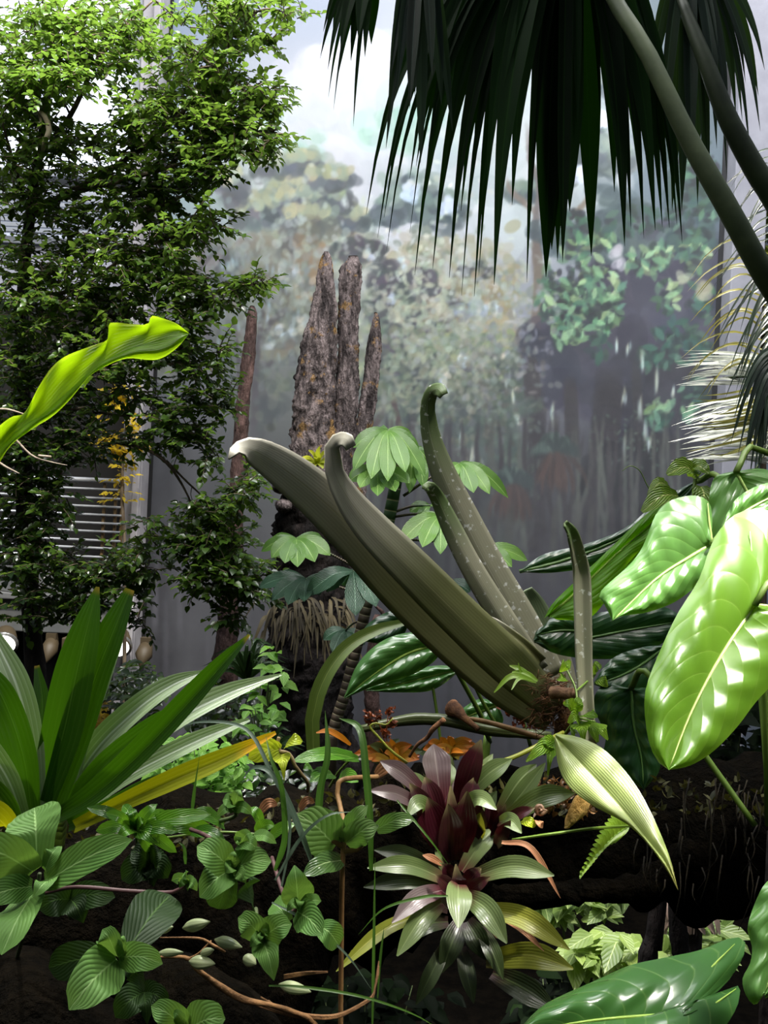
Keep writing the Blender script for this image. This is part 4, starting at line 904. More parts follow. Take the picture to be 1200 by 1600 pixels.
m = MB(); q = [P(1230,1700,1.5), P(1230,1700,1.5)]; q[1].z = 0; tube(m, [q[0], q[0].lerp(q[1], .5), q[1]], .02, 8, 12); m.build('stem', pst, ph2)
# puckered-leaf plant above
wl = leafmat('puckered_leaf', (54,88,18), (128,156,56), (190,196,120), 'lat', 7, .6, .3, .3, (170,210,50), 1.0, mid=.08, vs=.5)
pk = thing('puckered_leaf_plant', 'small plant with puckered yellow-green ribbed leaves above the sunlit philodendron', 'plant', P(1085, 860, 2.25))
for pts, hw in (([(1092,745,2.25),(1070,730,2.2),(1042,742,2.16)], 17), ([(1080,745,2.25),(1090,728,2.22),(1108,740,2.2)], 14), ([(1060,775,2.2),(1035,775,2.16),(1003,800,2.14)], 17), ([(1095,760,2.2),(1100,775,2.17),(1092,800,2.15)], 20), ([(1045,760,2.25),(1030,755,2.22),(1012,775,2.2)], 10)):
    m = MB(); ribbon(m, pts, hw, nl=16, nw=8, fold=.25, ripple=.12, rk=5, ph=hw); m.build('leaf', wl, pk)
m = MB(); ptube(m, [(1085,870,2.25),(1082,800,2.24),(1086,748,2.24)], 3, 6); ptube(m, [(1030,790,2.22),(1012,760,2.22),(1000,736,2.22),(985,728,2.22),(972,736,2.22)], [1,.9,.8,.7,.4], 5, 16); m.build('stem', pst, pk)

# ---------------------------------------------------------------- backlit leaf entering at the left
bn = leafmat('backlit_leaf', (78,120,6), (116,156,14), (60,96,4), 'lat', 8, 1.1, .4, .6, (160,200,10), .3, mid=.04, vs=.4, nscale=4, edge=(190,214,60))
bl = thing('broad_leaf_plant', 'broad wavy backlit yellow-green leaf reaching in at the left edge', 'plant', P(-90, 900, 1.3))
m = MB()
mid = [(-30,730),(20,680),(75,640),(125,595),(170,560),(225,538),(296,521)]
Yf = plane(1.3, 130, 600, .2, 0)
ruled(m, mid, [(-30,690),(15,653),(38,645),(60,605),(80,575),(100,558),(125,547),(150,538),(168,530),(170,508),(180,504),(228,507),(236,494),(250,496),(275,505),(296,521)], Yf, -1, 60, 8, -.006, .004, 6, edge=.012)
ruled(m, mid, [(-30,790),(8,708),(45,674),(80,652),(108,626),(140,588),(170,570),(200,560),(245,562),(275,545),(296,521)], Yf, 1, 60, 8, .012, 0.0025, 6, edge=.006)
lf = m.build('leaf', bn, bl)
m = MB(); m2 = [((26,672),(52,656),(78,648)), ((115,605),(130,596),(145,590))]
for (a, b, c), dd in zip(m2, (16, 12)):
    m = MB(); ribbon(m, [(*a, 1.32), (b[0] + 2, b[1] + 6, 1.34), (*c, 1.32)], dd, nl=10, nw=4); m.build('folded_margin', bn, lf)

m = MB(); ptube(m, [(-30,730,1.3),(-70,800,1.3),(-110,900,1.4),(-180,1040,1.9),(-240,1230,2.98),(-240,1336,3.0)], 6, 8); m.build('stalk', pst, bl)
m = MB()
for q in ([(-10,640),(12,640),(40,648)], [(24,686),(50,712),(80,722),(105,727)], [(60,712),(80,714)], [(-5,720),(10,730),(30,740)]): ptube(m, [(a, b, 4.6) for a, b in q], [2, 2, 1.2, .6][:len(q)], 5, 10)
o = m.build('bare_twig', tpale, tree)
# ---------------------------------------------------------------- the mossy log that carries the foreground plants
moss = roughmat('mossy_log', (6,5,3), (18,14,8), 14, .95, 1.0, c3=(24,20,7), dist=.05, c3at=(.6, .76), spec=.03)
m = MB()
tube(m, [P(-420,1560,2.3), P(-150,1500,2.25), P(80,1480,2.2), P(260,1440,2.2), P(430,1395,2.2), P(600,1340,2.22), P(760,1300,2.3), P(900,1300,2.35), P(1040,1305,2.4), P(1160,1310,2.45), P(1262,1310,2.5)],
     [.38,.36,.33,.29,.24,.185,.145,.14,.17,.21,.25], 30, 90, .5)
log = m.build('mossy_log', moss, origin=P(300,1500,2.2)); tag(log, 'dark mossy fallen log running across the foreground under all the plants', 'log')
m = MB()
tube(m, [P(-300,1760,1.5), P(0,1730,1.5), P(180,1720,1.5), P(330,1740,1.5), P(430,1800,1.5)], [.25,.22,.2,.17,.12], 20, 40, .5)
o = m.build('mossy_rock', moss, origin=P(60,1740,1.5)); tag(o, 'dark mossy mound in deep shade at the bottom left below the fuzzy plants', 'mound')
m = MB(); tube(m, [P(1085,1330,2.2), P(1000,1385,2.15), P(930,1392,2.15), P(860,1395,2.15), P(770,1400,2.15), P(660,1380,2.2)], [.035,.03,.026,.024,.024,.03], 12, 40, .4)
o = m.build('curved_root', moss, origin=P(930,1392,2.15)); tag(o, 'black curved root arching below the log beside the lower bromeliad', 'root')
for pts, rr, lab in (([(1010,1560,3.2),(1022,1470,3.2),(1030,1390,3.2),(1040,1300,3.2)], 13, 'left one of the two dark upright trunks standing under the log'), ([(1068,1560,3.3),(1062,1480,3.3),(1056,1400,3.3),(1060,1300,3.3)], 13, 'right one of the two dark upright trunks standing under the log')):
    m = MB(); q = [P(pts[0][0], 2200, pts[0][2])] + [P(*a) for a in pts]; q[0].z = 0
    tube(m, q, [.05,.034,.03,.028,.026], 10, 24, .3); o = m.build('slender_tree', bark_d, origin=(q[0].x, q[0].y, 0)); tag(o, lab, 'tree trunk')
# roots and moss tufts hanging from the log on the right
m = MB()
for i in range(46):
    x = U(990, 1200); y = U(1215, 1400); l = U(40, 130) * (.4 + .6 * R.random())
    ptube(m, [(x, y, 2.12), (x + U(-8, 8), y + l * .5, 2.08), (x + U(-16, 16), y + l, 2.1)], [1.3, 1, .4], 4, 6)
ptube(m, [(1108,1250,2.05),(1112,1300,2.03),(1108,1360,2.03),(1094,1410,2.05)], [1.6,1.4,1.2,.6], 5, 12)
o = m.build('hanging_roots', roughmat('hair_root', (16,12,6), (44,34,16), 20, .9, .4), origin=P(1100,1250,2.1)); tag(o, 'thin brown roots hanging from the dark log on the right under the sunlit leaf', 'roots', kind='stuff')
m = MB()
for i in range(260):
    s_ = R.random(); x = -20 + 1220 * s_
    y = (1290 if x < 300 else 1290 - (x - 300) * .16 if x < 700 else 1226 + (x - 700) * .02) + U(-14, 46)
    p = P(x, y, 1.98 + .3 * max(0, s_ - .3) + U(-.05, .05))
    for k_ in range(3): add_leaf(m, p, rv() + Vector((0, -.3, .8)), U(.012, .03), U(.004, .008), R.random(), rv())
mossl = leafmat('moss_leaf', (22,28,8), (74,70,22), None, 'none', rough=.7, tl=.2, tintk=1, bump=0)
o = m.build('moss', mossl, origin=P(500,1280,2.0)); tag(o, 'tufts of moss and litter on the top of the fallen log', 'moss', kind='stuff')

# ---------------------------------------------------------------- strap-leaved plant on the left
sl = leafmat('strap_green', (24,52,8), (50,88,16), (80,116,40), 'long', 7, rough=.30, tl=.26, tcol=(90,150,10), bump=.2, vs=.22, mid=.03, nscale=3, spec=.6, tip=(150,120,40), tip0=.97, tip1=1.0)
slw = leafmat('strap_pale', (84,110,64), (140,158,120), (190,204,180), 'long', 6, rough=.26, tl=.2, tcol=(120,170,40), bump=.2, vs=.4, mid=.1, nscale=3, spec=.8)  # pale undersides, and the white sheen of lit leaves put into colour
sly = leafmat('strap_yellow', (92,104,8), (132,136,18), (160,160,60), 'long', 6, rough=.35, tl=.35, tcol=(190,190,10), bump=.2, vs=.3, mid=.05, nscale=3, tip=(206,150,10), tip0=.8, tip1=.92)
sp = thing('strap_leaved_plant', 'big rosette of long glossy green strap leaves at the left edge', 'plant', P(70, 1290, 1.85))
for pts, hw, mat, fo in (
    ([(64,1262,1.85),(98,1150,1.8),(120,1050,1.78),(138,975,1.78),(153,917,1.79)], [24,35,34,22,3], sl, .22),
    ([(84,1258,1.83),(120,1150,1.8),(148,1060,1.79),(178,985,1.79),(204,921,1.8)], [22,29,29,23,8], sl, .3),
    ([(100,1255,1.92),(128,1150,1.93),(150,1075,1.95),(172,1010,1.97)], [12,14,12,2], slw, .3),
    ([(102,1255,1.9),(134,1130,1.88),(160,1062,1.88),(189,1000,1.88)], [16,18,17,5], slw, .3),
    ([(95,1275,1.8),(150,1240,1.72),(222,1175,1.66),(300,1092,1.62),(350,1036,1.6),(390,992,1.6)], [12,19,21,19,13,2], sl, .5),
    ([(92,1262,1.9),(150,1172,1.88),(215,1108,1.88),(270,1070,1.9),(324,1048,1.92)], [13,20,19,14,2], slw, .45),
    ([(100,1270,1.85),(165,1195,1.82),(240,1135,1.8),(285,1100,1.8)], [12,17,15,3], sl, .5),
    ([(112,1270,1.87),(200,1178,1.86),(280,1122,1.87),(360,1082,1.9),(440,1054,1.93)], [12,18,19,14,2], slw, .5),
    ([(110,1282,1.8),(190,1220,1.78),(262,1180,1.78),(330,1148,1.8),(390,1125,1.82)], [9,13,15,12,3], slw, .5),
    ([(118,1292,1.75),(200,1252,1.7),(280,1216,1.67),(350,1186,1.66),(431,1145,1.66)], [10,14,17,15,3], sly, .5),
    ([(108,1290,1.78),(170,1262,1.76),(230,1228,1.76),(275,1205,1.78)], [10,13,11,2], sl, .4),
    ([(58,1262,1.85),(48,1160,1.82),(26,1070,1.82),(-14,985,1.85)], [18,24,24,10], slw, .35),
    ([(50,1272,1.78),(36,1180,1.74),(4,1090,1.72),(-40,1030,1.74)], [18,26,24,8], sl, .35),
    ([(38,1286,1.72),(14,1220,1.68),(-26,1160,1.66),(-60,1130,1.68)], [16,20,18,6], slw, .35),
    ([(30,1300,1.7),(10,1262,1.66),(-20,1230,1.65),(-60,1215,1.66)], [14,20,18,6], sl, .35),
    ([(20,1310,1.66),(8,1290,1.6),(-15,1270,1.58),(-50,1262,1.58)], [16,24,22,8], sly, .3),
    ([(70,1270,1.95),(60,1180,1.98),(66,1100,2.0),(58,1040,2.02)], [14,16,14,4], sl, .3)):
    m = MB(); ribbon(m, pts, hw, nl=30, nw=6, fold=fo, t=R.random(), nh=Vector((-.1, -1, .5)).normalized()); m.build('leaf', mat, sp)
m = MB(); ptube(m, [(64,1330,1.86),(68,1285,1.86),(72,1255,1.86)], [34,36,30], 12, 8); m.build('stem', leafmat('strap_base', (60,80,24), (96,116,40), tl=0), sp)

# ---------------------------------------------------------------- soft fuzzy-leaved plants
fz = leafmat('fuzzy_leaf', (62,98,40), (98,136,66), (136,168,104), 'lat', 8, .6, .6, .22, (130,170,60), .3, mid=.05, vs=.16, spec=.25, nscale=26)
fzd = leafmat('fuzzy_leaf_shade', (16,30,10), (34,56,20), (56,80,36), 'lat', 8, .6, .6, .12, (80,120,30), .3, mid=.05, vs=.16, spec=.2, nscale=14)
fzs = plainmat('fuzzy_stem', (70,84,44), .7); fzp = plainmat('purple_stem', (74,46,46), .6)
oval = lambda u: max(.03, math.sin(math.pi * min(1, u * .86 + .10)) ** .6 * (1 if u < .84 else (1 - ((u - .84) / .16) ** 2.2)))
def broadleaf(parent, a, b, hw, mat, bulge=.0, dY=-.02, sag=6, nh=NH, fold=.18, ripple=.03, prof=oval, nm='leaf', nl=18, nw=8, t=None):
    "oval leaf from pixel-depth point a to b"
    m = MB(); mx = (a[0] + b[0]) / 2; my = (a[1] + b[1]) / 2
    ribbon(m, [a, (mx, my - sag, (a[2] + b[2]) / 2 + dY), b], hw, nh, nl, nw, fold, .0, ripple, 4, prof=prof, t=R.random() if t is None else t, ph=U(0, 6))
    return m.build(nm, mat, parent)
def fuzzy(label, c, leaves, stem=None, group=None, mat=fz, smat=fzs):
    t = thing('fuzzy_leaved_plant', label, 'plant', P(*(stem[-1] if stem else c)), group)
    for q in leaves:
        tip = q[:2]; hw = q[2]; s = q[3] if len(q) > 3 else c[:2]; mm = q[4] if len(q) > 4 else mat; tY = q[5] if len(q) > 5 else c[2] - .03
        broadleaf(t, (s[0], s[1], c[2]), (tip[0], tip[1], tY), hw, mm, nh=Vector((U(-.2, .2), -1, U(.2, .8))).normalized())
    m = MB(); ptube(m, [(c[0], c[1], c[2])] + list(stem or [(c[0], c[1] + 30, c[2] + .05)]), 3.2, 8, 16); m.build('stem', smat, t); return t
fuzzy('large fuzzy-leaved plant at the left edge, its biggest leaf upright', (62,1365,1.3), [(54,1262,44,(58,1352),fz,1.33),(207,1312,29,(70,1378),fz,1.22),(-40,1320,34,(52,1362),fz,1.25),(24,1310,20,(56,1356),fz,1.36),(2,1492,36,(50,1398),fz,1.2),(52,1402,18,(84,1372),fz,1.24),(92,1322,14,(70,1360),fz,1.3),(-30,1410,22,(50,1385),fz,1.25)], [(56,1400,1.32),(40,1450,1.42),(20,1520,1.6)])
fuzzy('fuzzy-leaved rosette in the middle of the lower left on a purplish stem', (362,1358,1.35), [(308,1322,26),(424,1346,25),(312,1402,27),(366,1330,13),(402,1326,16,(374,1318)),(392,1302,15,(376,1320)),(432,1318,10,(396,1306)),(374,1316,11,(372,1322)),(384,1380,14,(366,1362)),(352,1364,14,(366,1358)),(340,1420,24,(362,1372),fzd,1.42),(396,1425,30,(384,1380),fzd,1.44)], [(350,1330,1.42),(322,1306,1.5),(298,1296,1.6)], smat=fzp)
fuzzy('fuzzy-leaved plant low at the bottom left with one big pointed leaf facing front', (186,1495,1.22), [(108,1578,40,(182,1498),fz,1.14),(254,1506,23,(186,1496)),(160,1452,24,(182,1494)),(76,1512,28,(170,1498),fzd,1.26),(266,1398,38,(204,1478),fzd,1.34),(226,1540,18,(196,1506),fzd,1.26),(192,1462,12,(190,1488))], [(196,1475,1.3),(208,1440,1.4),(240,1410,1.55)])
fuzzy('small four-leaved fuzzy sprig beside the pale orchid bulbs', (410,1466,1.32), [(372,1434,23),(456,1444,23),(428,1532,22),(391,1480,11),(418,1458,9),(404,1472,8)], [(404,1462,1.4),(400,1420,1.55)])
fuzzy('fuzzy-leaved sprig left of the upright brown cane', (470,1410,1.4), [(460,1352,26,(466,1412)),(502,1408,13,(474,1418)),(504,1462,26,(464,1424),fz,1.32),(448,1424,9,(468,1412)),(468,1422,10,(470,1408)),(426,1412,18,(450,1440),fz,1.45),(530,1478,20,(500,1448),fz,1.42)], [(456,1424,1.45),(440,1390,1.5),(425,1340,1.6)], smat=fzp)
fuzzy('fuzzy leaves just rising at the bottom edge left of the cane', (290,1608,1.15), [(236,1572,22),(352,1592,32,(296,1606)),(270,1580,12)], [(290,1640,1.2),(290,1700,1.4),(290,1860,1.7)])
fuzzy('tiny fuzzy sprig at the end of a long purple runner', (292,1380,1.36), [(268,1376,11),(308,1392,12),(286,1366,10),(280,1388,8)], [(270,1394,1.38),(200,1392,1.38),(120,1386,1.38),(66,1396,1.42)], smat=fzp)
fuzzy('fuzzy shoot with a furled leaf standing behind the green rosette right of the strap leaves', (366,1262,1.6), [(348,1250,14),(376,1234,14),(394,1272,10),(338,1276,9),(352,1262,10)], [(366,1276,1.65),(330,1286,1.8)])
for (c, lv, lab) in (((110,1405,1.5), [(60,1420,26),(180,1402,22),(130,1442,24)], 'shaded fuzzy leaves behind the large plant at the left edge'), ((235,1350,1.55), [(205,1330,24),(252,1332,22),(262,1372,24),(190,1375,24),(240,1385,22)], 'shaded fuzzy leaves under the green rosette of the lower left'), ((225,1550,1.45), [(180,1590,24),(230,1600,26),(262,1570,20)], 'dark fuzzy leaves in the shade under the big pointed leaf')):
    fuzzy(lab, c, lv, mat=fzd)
# glossy small-leaved plants on the log
gl_ = leafmat('glossy_leaf', (34,72,14), (76,122,32), (120,156,70), 'lat', 6, .6, .3, .25, (130,190,40), .3, mid=.05, vs=.18, spec=.6)
def leafy(name, label, cat, loc, leaves, mat, stems=(), smat=None, r=2, group=None, **kw):
    t = thing(name, label, cat, P(*loc), group)
    for q in leaves: broadleaf(t, q[0], q[1], q[2], q[3] if len(q) > 3 else mat, nh=Vector((U(-.3, .3), -1, U(.1, .9))).normalized(), **kw)
    for s in stems: m = MB(); ptube(m, s, r, 7, len(s) * 6); m.build('stem', smat or pst, t)
    return t
def around(c, tips, Y, dr=.04): return [((c[0], c[1], Y), (a, b, Y + U(-dr, dr)), w) for a, b, w in tips]
leafy('glossy_rosette', 'low rosette of glossy bright green leaves right of the big fuzzy plant', 'plant', (225,1330,1.6), around((212,1296), [(150,1298,10),(165,1270,9),(192,1258,9),(250,1318,14),(262,1270,11),(235,1330,11),(280,1300,11),(276,1332,10),(205,1264,8),(300,1275,13),(182,1312,10),(226,1282,8),(330,1272,13),(246,1256,10)], 1.5), gl_, [[(212,1296,1.5),(216,1330,1.6),(225,1360,1.8)]])
leafy('trailing_plant', 'pale flat leaves trailing over the log behind the grass blades', 'plant', (380,1300,1.9), [((330,1300,1.75),(256,1290,1.7),14),((350,1290,1.75),(300,1268,1.7),13),((400,1300,1.75),(430,1290,1.7),11),((420,1310,1.7),(462,1288,1.66),10),((300,1300,1.7),(352,1312,1.66),11),((410,1290,1.8),(390,1262,1.78),9),((205,1290,1.72),(136,1262,1.7),9)], gl_, [[(250,1310,1.8),(340,1300,1.8),(430,1306,1.8)]])
yl2 = leafmat('fading_leaf', (120,140,24), (170,180,40), (190,196,90), 'lat', 5, .5, .4, .35, (210,220,40), .5, mid=.06)
leafy('yellowing_sprig', 'brown jointed sprig with yellowing leaves beside the arching strap leaf', 'plant', (480,1232,1.95), [((438,1172,1.8),(388,1186,1.78),17),((446,1166,1.8),(473,1158,1.78),12),((440,1178,1.8),(444,1220,1.76),14),((430,1170,1.8),(414,1166,1.8),9)], yl2, [[(430,1173,1.8),(452,1178,1.8),(462,1198,1.8),(480,1222,1.85),(481,1236,1.95)],[(437,1174,1.8),(434,1160,1.8),(436,1152,1.8)]], plainmat('brown_stem', (126,108,74), .7), 3)
leafy('broad_green_leaf_plant', 'plant with flat light green leaves lying on the log under the arching strap leaf', 'plant', (500,1215,2.1), [((552,1180,2.0),(456,1190,1.9),13),((560,1186,2.0),(480,1182,1.94),10),((520,1210,2.0),(484,1222,1.9),14),((530,1215,2.0),(560,1222,1.9),13),((490,1205,2.0),(474,1202,1.95),9)], gl_, [[(550,1184,2.0),(530,1205,2.05),(515,1230,2.15)]])
cane = roughmat('cane', (96,70,40), (140,106,66), 6, .6, .3)
cm = leafmat('cane_leaf', (58,88,42), (104,132,78), (150,172,122), 'lat', 6, .6, .22, .15, (110,160,50), .4, mid=.05, vs=.22, spec=.7)
leafy('cane_plant', 'upright thin brown cane with crinkled glossy leaves in the lower middle', 'plant', (532,1610,1.6), [((524,1322,1.55),(464,1272,1.48),36),((540,1305,1.55),(575,1258,1.5),15),((540,1318,1.55),(592,1290,1.48),22),((588,1296,1.5),(648,1280,1.46),14),((534,1344,1.55),(473,1368,1.48),17),((532,1352,1.6),(488,1344,1.56),12),((530,1300,1.56),(520,1270,1.55),9)], cm,
      [[(532,1620,1.6),(533,1500,1.58),(534,1400,1.56),(536,1330,1.55),(540,1300,1.56),(532,1262,1.6),(527,1238,1.62),(530,1222,1.62),(548,1216,1.64),(590,1214,1.7)],[(538,1330,1.55),(560,1326,1.54),(570,1310,1.52)],[(534,1322,1.55),(518,1312,1.54)]], cane, 4)
# grass blades
gb1 = leafmat('blade_green', (26,54,12), (62,98,30), (100,130,60), 'long', 3, rough=.4, tl=.3, bump=.1)
gb2 = leafmat('blade_grey', (52,70,56), (96,114,96), (120,136,120), 'long', 3, rough=.4, tl=.2, bump=.1)
def blades(label, loc, items, nm='grass_clump'):
    t = thing(nm, label, 'grass', P(*loc))
    for pts, hw, mat in items:
        m = MB(); ribbon(m, pts, hw, nl=26, nw=2, fold=.4, t=R.random(), prof=lambda u: min(1, .5 + u * 2) * max(.04, 1 - u ** 3)); m.build('blade', mat, t)
blades('clump of long arching grey-green grass blades left of the cane', (440,1370,1.5), [([(440,1385,1.5),(452,1320,1.48),(450,1260,1.46),(425,1210,1.46),(395,1150,1.48),(360,1130,1.5),(300,1130,1.52),(270,1150,1.55)],3.2,gb2),([(490,1355,1.5),(470,1300,1.47),(444,1240,1.45),(420,1205,1.45),(395,1200,1.47),(380,1216,1.5)],5,gb2),([(430,1360,1.5),(445,1310,1.46),(440,1230,1.44),(425,1190,1.44),(415,1150,1.46)],5,gb1),([(430,1375,1.5),(470,1310,1.46),(510,1275,1.44),(550,1268,1.46)],3,gb2),([(300,1270,1.6),(306,1220,1.58),(312,1180,1.58)],3,gb1),([(290,1350,1.5),(288,1325,1.48),(278,1315,1.48)],3,gb1)])
blades('two upright green grass blades before the small orange-tinged bromeliad', (510,1360,1.6), [([(494,1360,1.6),(500,1240,1.58),(512,1180,1.58),(508,1110,1.6)],6,gb1),([(580,1360,1.62),(578,1280,1.6),(572,1210,1.6),(562,1140,1.62),(530,1122,1.66)],6,gb1)])
blades('thin dark grass stems crossing the shade at the bottom middle', (600,1580,1.5), [([(420,1540,1.35),(470,1542,1.35),(560,1556,1.36),(640,1582,1.38),(690,1610,1.4)],2.4,gb1),([(425,1410,1.4),(480,1440,1.4),(540,1490,1.42),(580,1545,1.45)],2.4,gb2),([(700,1400,1.42),(660,1402,1.42),(600,1420,1.42),(560,1460,1.42)],2.5,gb1),([(582,1600,1.5),(584,1480,1.5),(586,1340,1.5)],2.6,gb1),([(590,1560,1.5),(594,1500,1.5),(600,1450,1.5)],2.2,gb1),([(620,1250,1.5),(670,1310,1.48),(700,1350,1.5)],2,gb1)])

# ---------------------------------------------------------------- bromeliads
bpu = leafmat('bromeliad_red', (30,7,14), (54,13,22), (66,26,32), 'long', 8, rough=.3, tl=.05, tcol=(110,24,32), bump=.1, vs=.15, tip=(104,96,66), tip0=.82, tip1=1.0, spec=.6)
bgn = leafmat('bromeliad_green', (66,82,46), (104,118,74), (122,136,92), 'long', 9, rough=.32, tl=.2, tcol=(140,170,60), bump=.12, vs=.18, base=(74,24,34), base1=.38, spec=.6)
bpl = leafmat('bromeliad_mauve', (70,54,58), (104,92,92), (120,108,104), 'long', 9, rough=.28, tl=.15, tcol=(140,80,80), bump=.12, vs=.18, base=(70,16,28), base1=.5, spec=.7)
bol = leafmat('bromeliad_olive', (92,100,28), (140,142,52), (160,160,80), 'long', 9, rough=.35, tl=.25, tcol=(190,190,50), bump=.12, vs=.18, base=(60,56,24), base1=.3, spec=.5)
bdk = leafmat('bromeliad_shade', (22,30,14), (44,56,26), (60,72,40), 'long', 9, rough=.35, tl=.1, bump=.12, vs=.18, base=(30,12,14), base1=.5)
bdr = leafmat('bromeliad_dry', (110,70,44), (160,110,76), None, 'long', 4, rough=.6, tl=.15, bump=.3)
lance = lambda u: (.55 + .45 * math.sin(min(1, u * 1.5) * 1.57)) * (1 if u < .6 else max(.03, math.cos((u - .6) / .4 * 1.5)))
def brom(label, loc, leaves, group=None):
    t = thing('bromeliad', label, 'bromeliad', P(*loc), group)
    for base, tip, hw, mat, Yb, Yt, sag in leaves:
        m = MB(); mx = base[0] * .5 + tip[0] * .5; my = base[1] * .5 + tip[1] * .5
        ribbon(m, [(*base, Yb), (mx, my - sag, Yb * .5 + Yt * .5 - .01), (*tip, Yt)], hw, Vector((U(-.25, .25), -1, .5)).normalized(), 18, 6, .32, t=R.random(), prof=lance, ripple=.03, rk=3)
        m.build('leaf', mat, t)
    return t
Z = 1.9
brom('upper bromeliad with wine-red centre and grey-green tips on the log', (705,1330,1.95), [
    ((690,1260),(677,1163),23,bpl,1.97,2.0,0),((716,1262),(752,1156),19,bpu,1.93,1.9,4),((725,1250),(800,1186),15,bgn,1.92,1.9,8),((662,1240),(594,1189),14,bpl,1.93,1.9,6),((660,1262),(577,1235),12,bpl,1.9,1.84,8),((690,1262),(632,1205),13,bgn,1.96,1.98,2),((700,1252),(700,1190),12,bgn,1.98,2.02,0),((720,1262),(776,1265),13,bgn,1.86,1.8,16),((674,1270),(636,1276),13,bgn,1.86,1.79,18),
    ((690,1290),(664,1214),17,bpu,1.9,1.9,2),((706,1300),(704,1228),19,bpu,1.86,1.84,2),((722,1300),(742,1214),16,bpu,1.9,1.9,2),((686,1300),(640,1224),14,bpu,1.9,1.88,4),((696,1330),(668,1246),22,bpu,1.86,1.8,2),((718,1330),(730,1236),22,bpu,1.86,1.8,0),((706,1345),(700,1256),24,bpu,1.84,1.77,0),((730,1320),(764,1246),16,bpu,1.9,1.86,2),((680,1320),(652,1260),14,bpu,1.88,1.82,2),((690,1280),(740,1192),12,bpl,1.97,2.0,2),((730,1248),(770,1178),9,bgn,2.0,2.02,2),((734,1300),(776,1236),12,bdk,1.95,1.95,0),((745,1310),(750,1270),14,bol,1.9,1.86,4),((712,1222),(694,1176),9,bgn,2.02,2.05,0)])
brom('small bromeliad leaning right of the upper one, two leaves upright in the sun', (790,1330,1.95), [
    ((776,1278),(838,1194),14,bgn,1.95,1.96,10),((782,1280),(852,1192),13,bgn,1.92,1.9,-2),((786,1284),(898,1239),17,bgn,1.9,1.86,14),((780,1284),(815,1302),13,bgn,1.86,1.79,10),((772,1280),(742,1244),11,bgn,1.9,1.84,10),((776,1276),(794,1244),7,bpu,1.96,1.96,0),((782,1286),(836,1262),9,bpu,1.88,1.84,2),((776,1300),(762,1250),12,bpu,1.9,1.86,0),((770,1310),(790,1256),11,bpu,1.9,1.86,0),((776,1320),(798,1282),12,bpu,1.86,1.8,0)])
brom('lower bromeliad with red heart and long green leaves hanging over dark space', (715,1440,1.85), [
    ((716,1382),(716,1450),21,bgn,1.76,1.66,12),((730,1400),(792,1474),19,bgn,1.76,1.68,14),((735,1372),(866,1368),17,bgn,1.8,1.74,16),((740,1372),(826,1366),13,bgn,1.82,1.78,12),((700,1376),(574,1356),14,bgn,1.82,1.76,14),((692,1366),(585,1328),13,bdk,1.86,1.84,10),((696,1384),(568,1386),14,bdk,1.82,1.78,10),((694,1390),(612,1442),15,bpl,1.78,1.7,12),((690,1410),(620,1494),17,bgn,1.78,1.7,12),((700,1364),(680,1328),11,bgn,1.86,1.84,2),((722,1362),(770,1296),16,bgn,1.88,1.9,4),((706,1372),(690,1350),12,bpu,1.8,1.76,2),((726,1386),(752,1356),13,bpu,1.8,1.77,2),((716,1392),(712,1350),15,bpu,1.78,1.76,0),((712,1400),(680,1366),12,bpu,1.78,1.74,2),((724,1400),(766,1370),10,bpu,1.78,1.74,2),
    ((745,1420),(890,1484),17,bol,1.8,1.72,18),((760,1500),(896,1514),20,bol,1.85,1.74,14),((770,1520),(868,1578),20,bdk,1.85,1.76,4),((680,1424),(525,1518),11,bol,1.82,1.72,20),((750,1450),(786,1530),14,bdk,1.85,1.8,4),((720,1480),(740,1568),14,bdk,1.85,1.8,0),((700,1470),(650,1570),13,bdk,1.85,1.8,0),((700,1420),(640,1400),14,bdk,1.86,1.84,6),((720,1440),(690,1520),18,bdk,1.86,1.82,4),((730,1440),(760,1500),18,bdk,1.86,1.82,4),((700,1440),(630,1470),14,bdk,1.86,1.82,10),
    ((784,1316),(876,1404),5,bdr,1.8,1.78,34),((740,1424),(776,1466),4,bdr,1.78,1.76,6),((786,1436),(850,1486),5,bdr,1.8,1.76,6),((690,1350),(660,1336),6,bdr,1.84,1.82,2)])
bor = leafmat('bromeliad_orange', (58,66,20), (110,96,30), (140,110,50), 'long', 7, rough=.35, tl=.25, tcol=(200,120,20), bump=.1, tip=(120,40,10), tip0=.3, tip1=1.2)
bos = leafmat('orange_leaf', (150,84,8), (196,120,14), None, 'long', 4, rough=.5, tl=.4, tcol=(220,140,20), bump=.2)
for (cx, cy, lab, n, w_) in ((610,1170,'orange-tinged small bromeliad rosettes behind the upper red bromeliad, left one', 15, 60), (700,1160,'orange-tinged small bromeliad rosette right of the twig behind the red bromeliad', 13, 52)):
    lv = []
    for i in range(n):
        a = math.pi * (1.02 + .96 * i / (n - 1)); l = w_ * U(.75, 1.05)
        lv.append(((cx + U(-8, 8), cy + 26), (cx + math.cos(a) * l, cy + 18 + math.sin(a) * l * .55), U(8, 12), bor if i % 4 else bdk, 2.15, 2.1 + U(-.05, .06), 8))
    for i in range(5): lv.append(((cx + U(-20, 20), cy + 24), (cx + U(-46, 46), cy + U(0, 22)), 7, bor, 2.08, 2.0, 6))
    brom(lab, (cx, cy + 40, 2.15), lv)
t = thing('fallen_leaf', 'orange dying leaf arching beside the upright grass blades', 'leaf', P(545,1162,2.0)); m = MB(); ribbon(m, [(548,1164,2.0),(530,1150,1.98),(512,1142,1.97),(494,1145,1.96)], 5, nl=12); m.build('blade', bos, t)
t = thing('fallen_leaf', 'short orange leaf lying behind the upper bromeliad', 'leaf', P(722,1178,2.02)); m = MB(); ribbon(m, [(704,1176,2.05),(712,1173,2.02),(724,1176,2.0)], 5, nl=8); m.build('blade', bos, t)
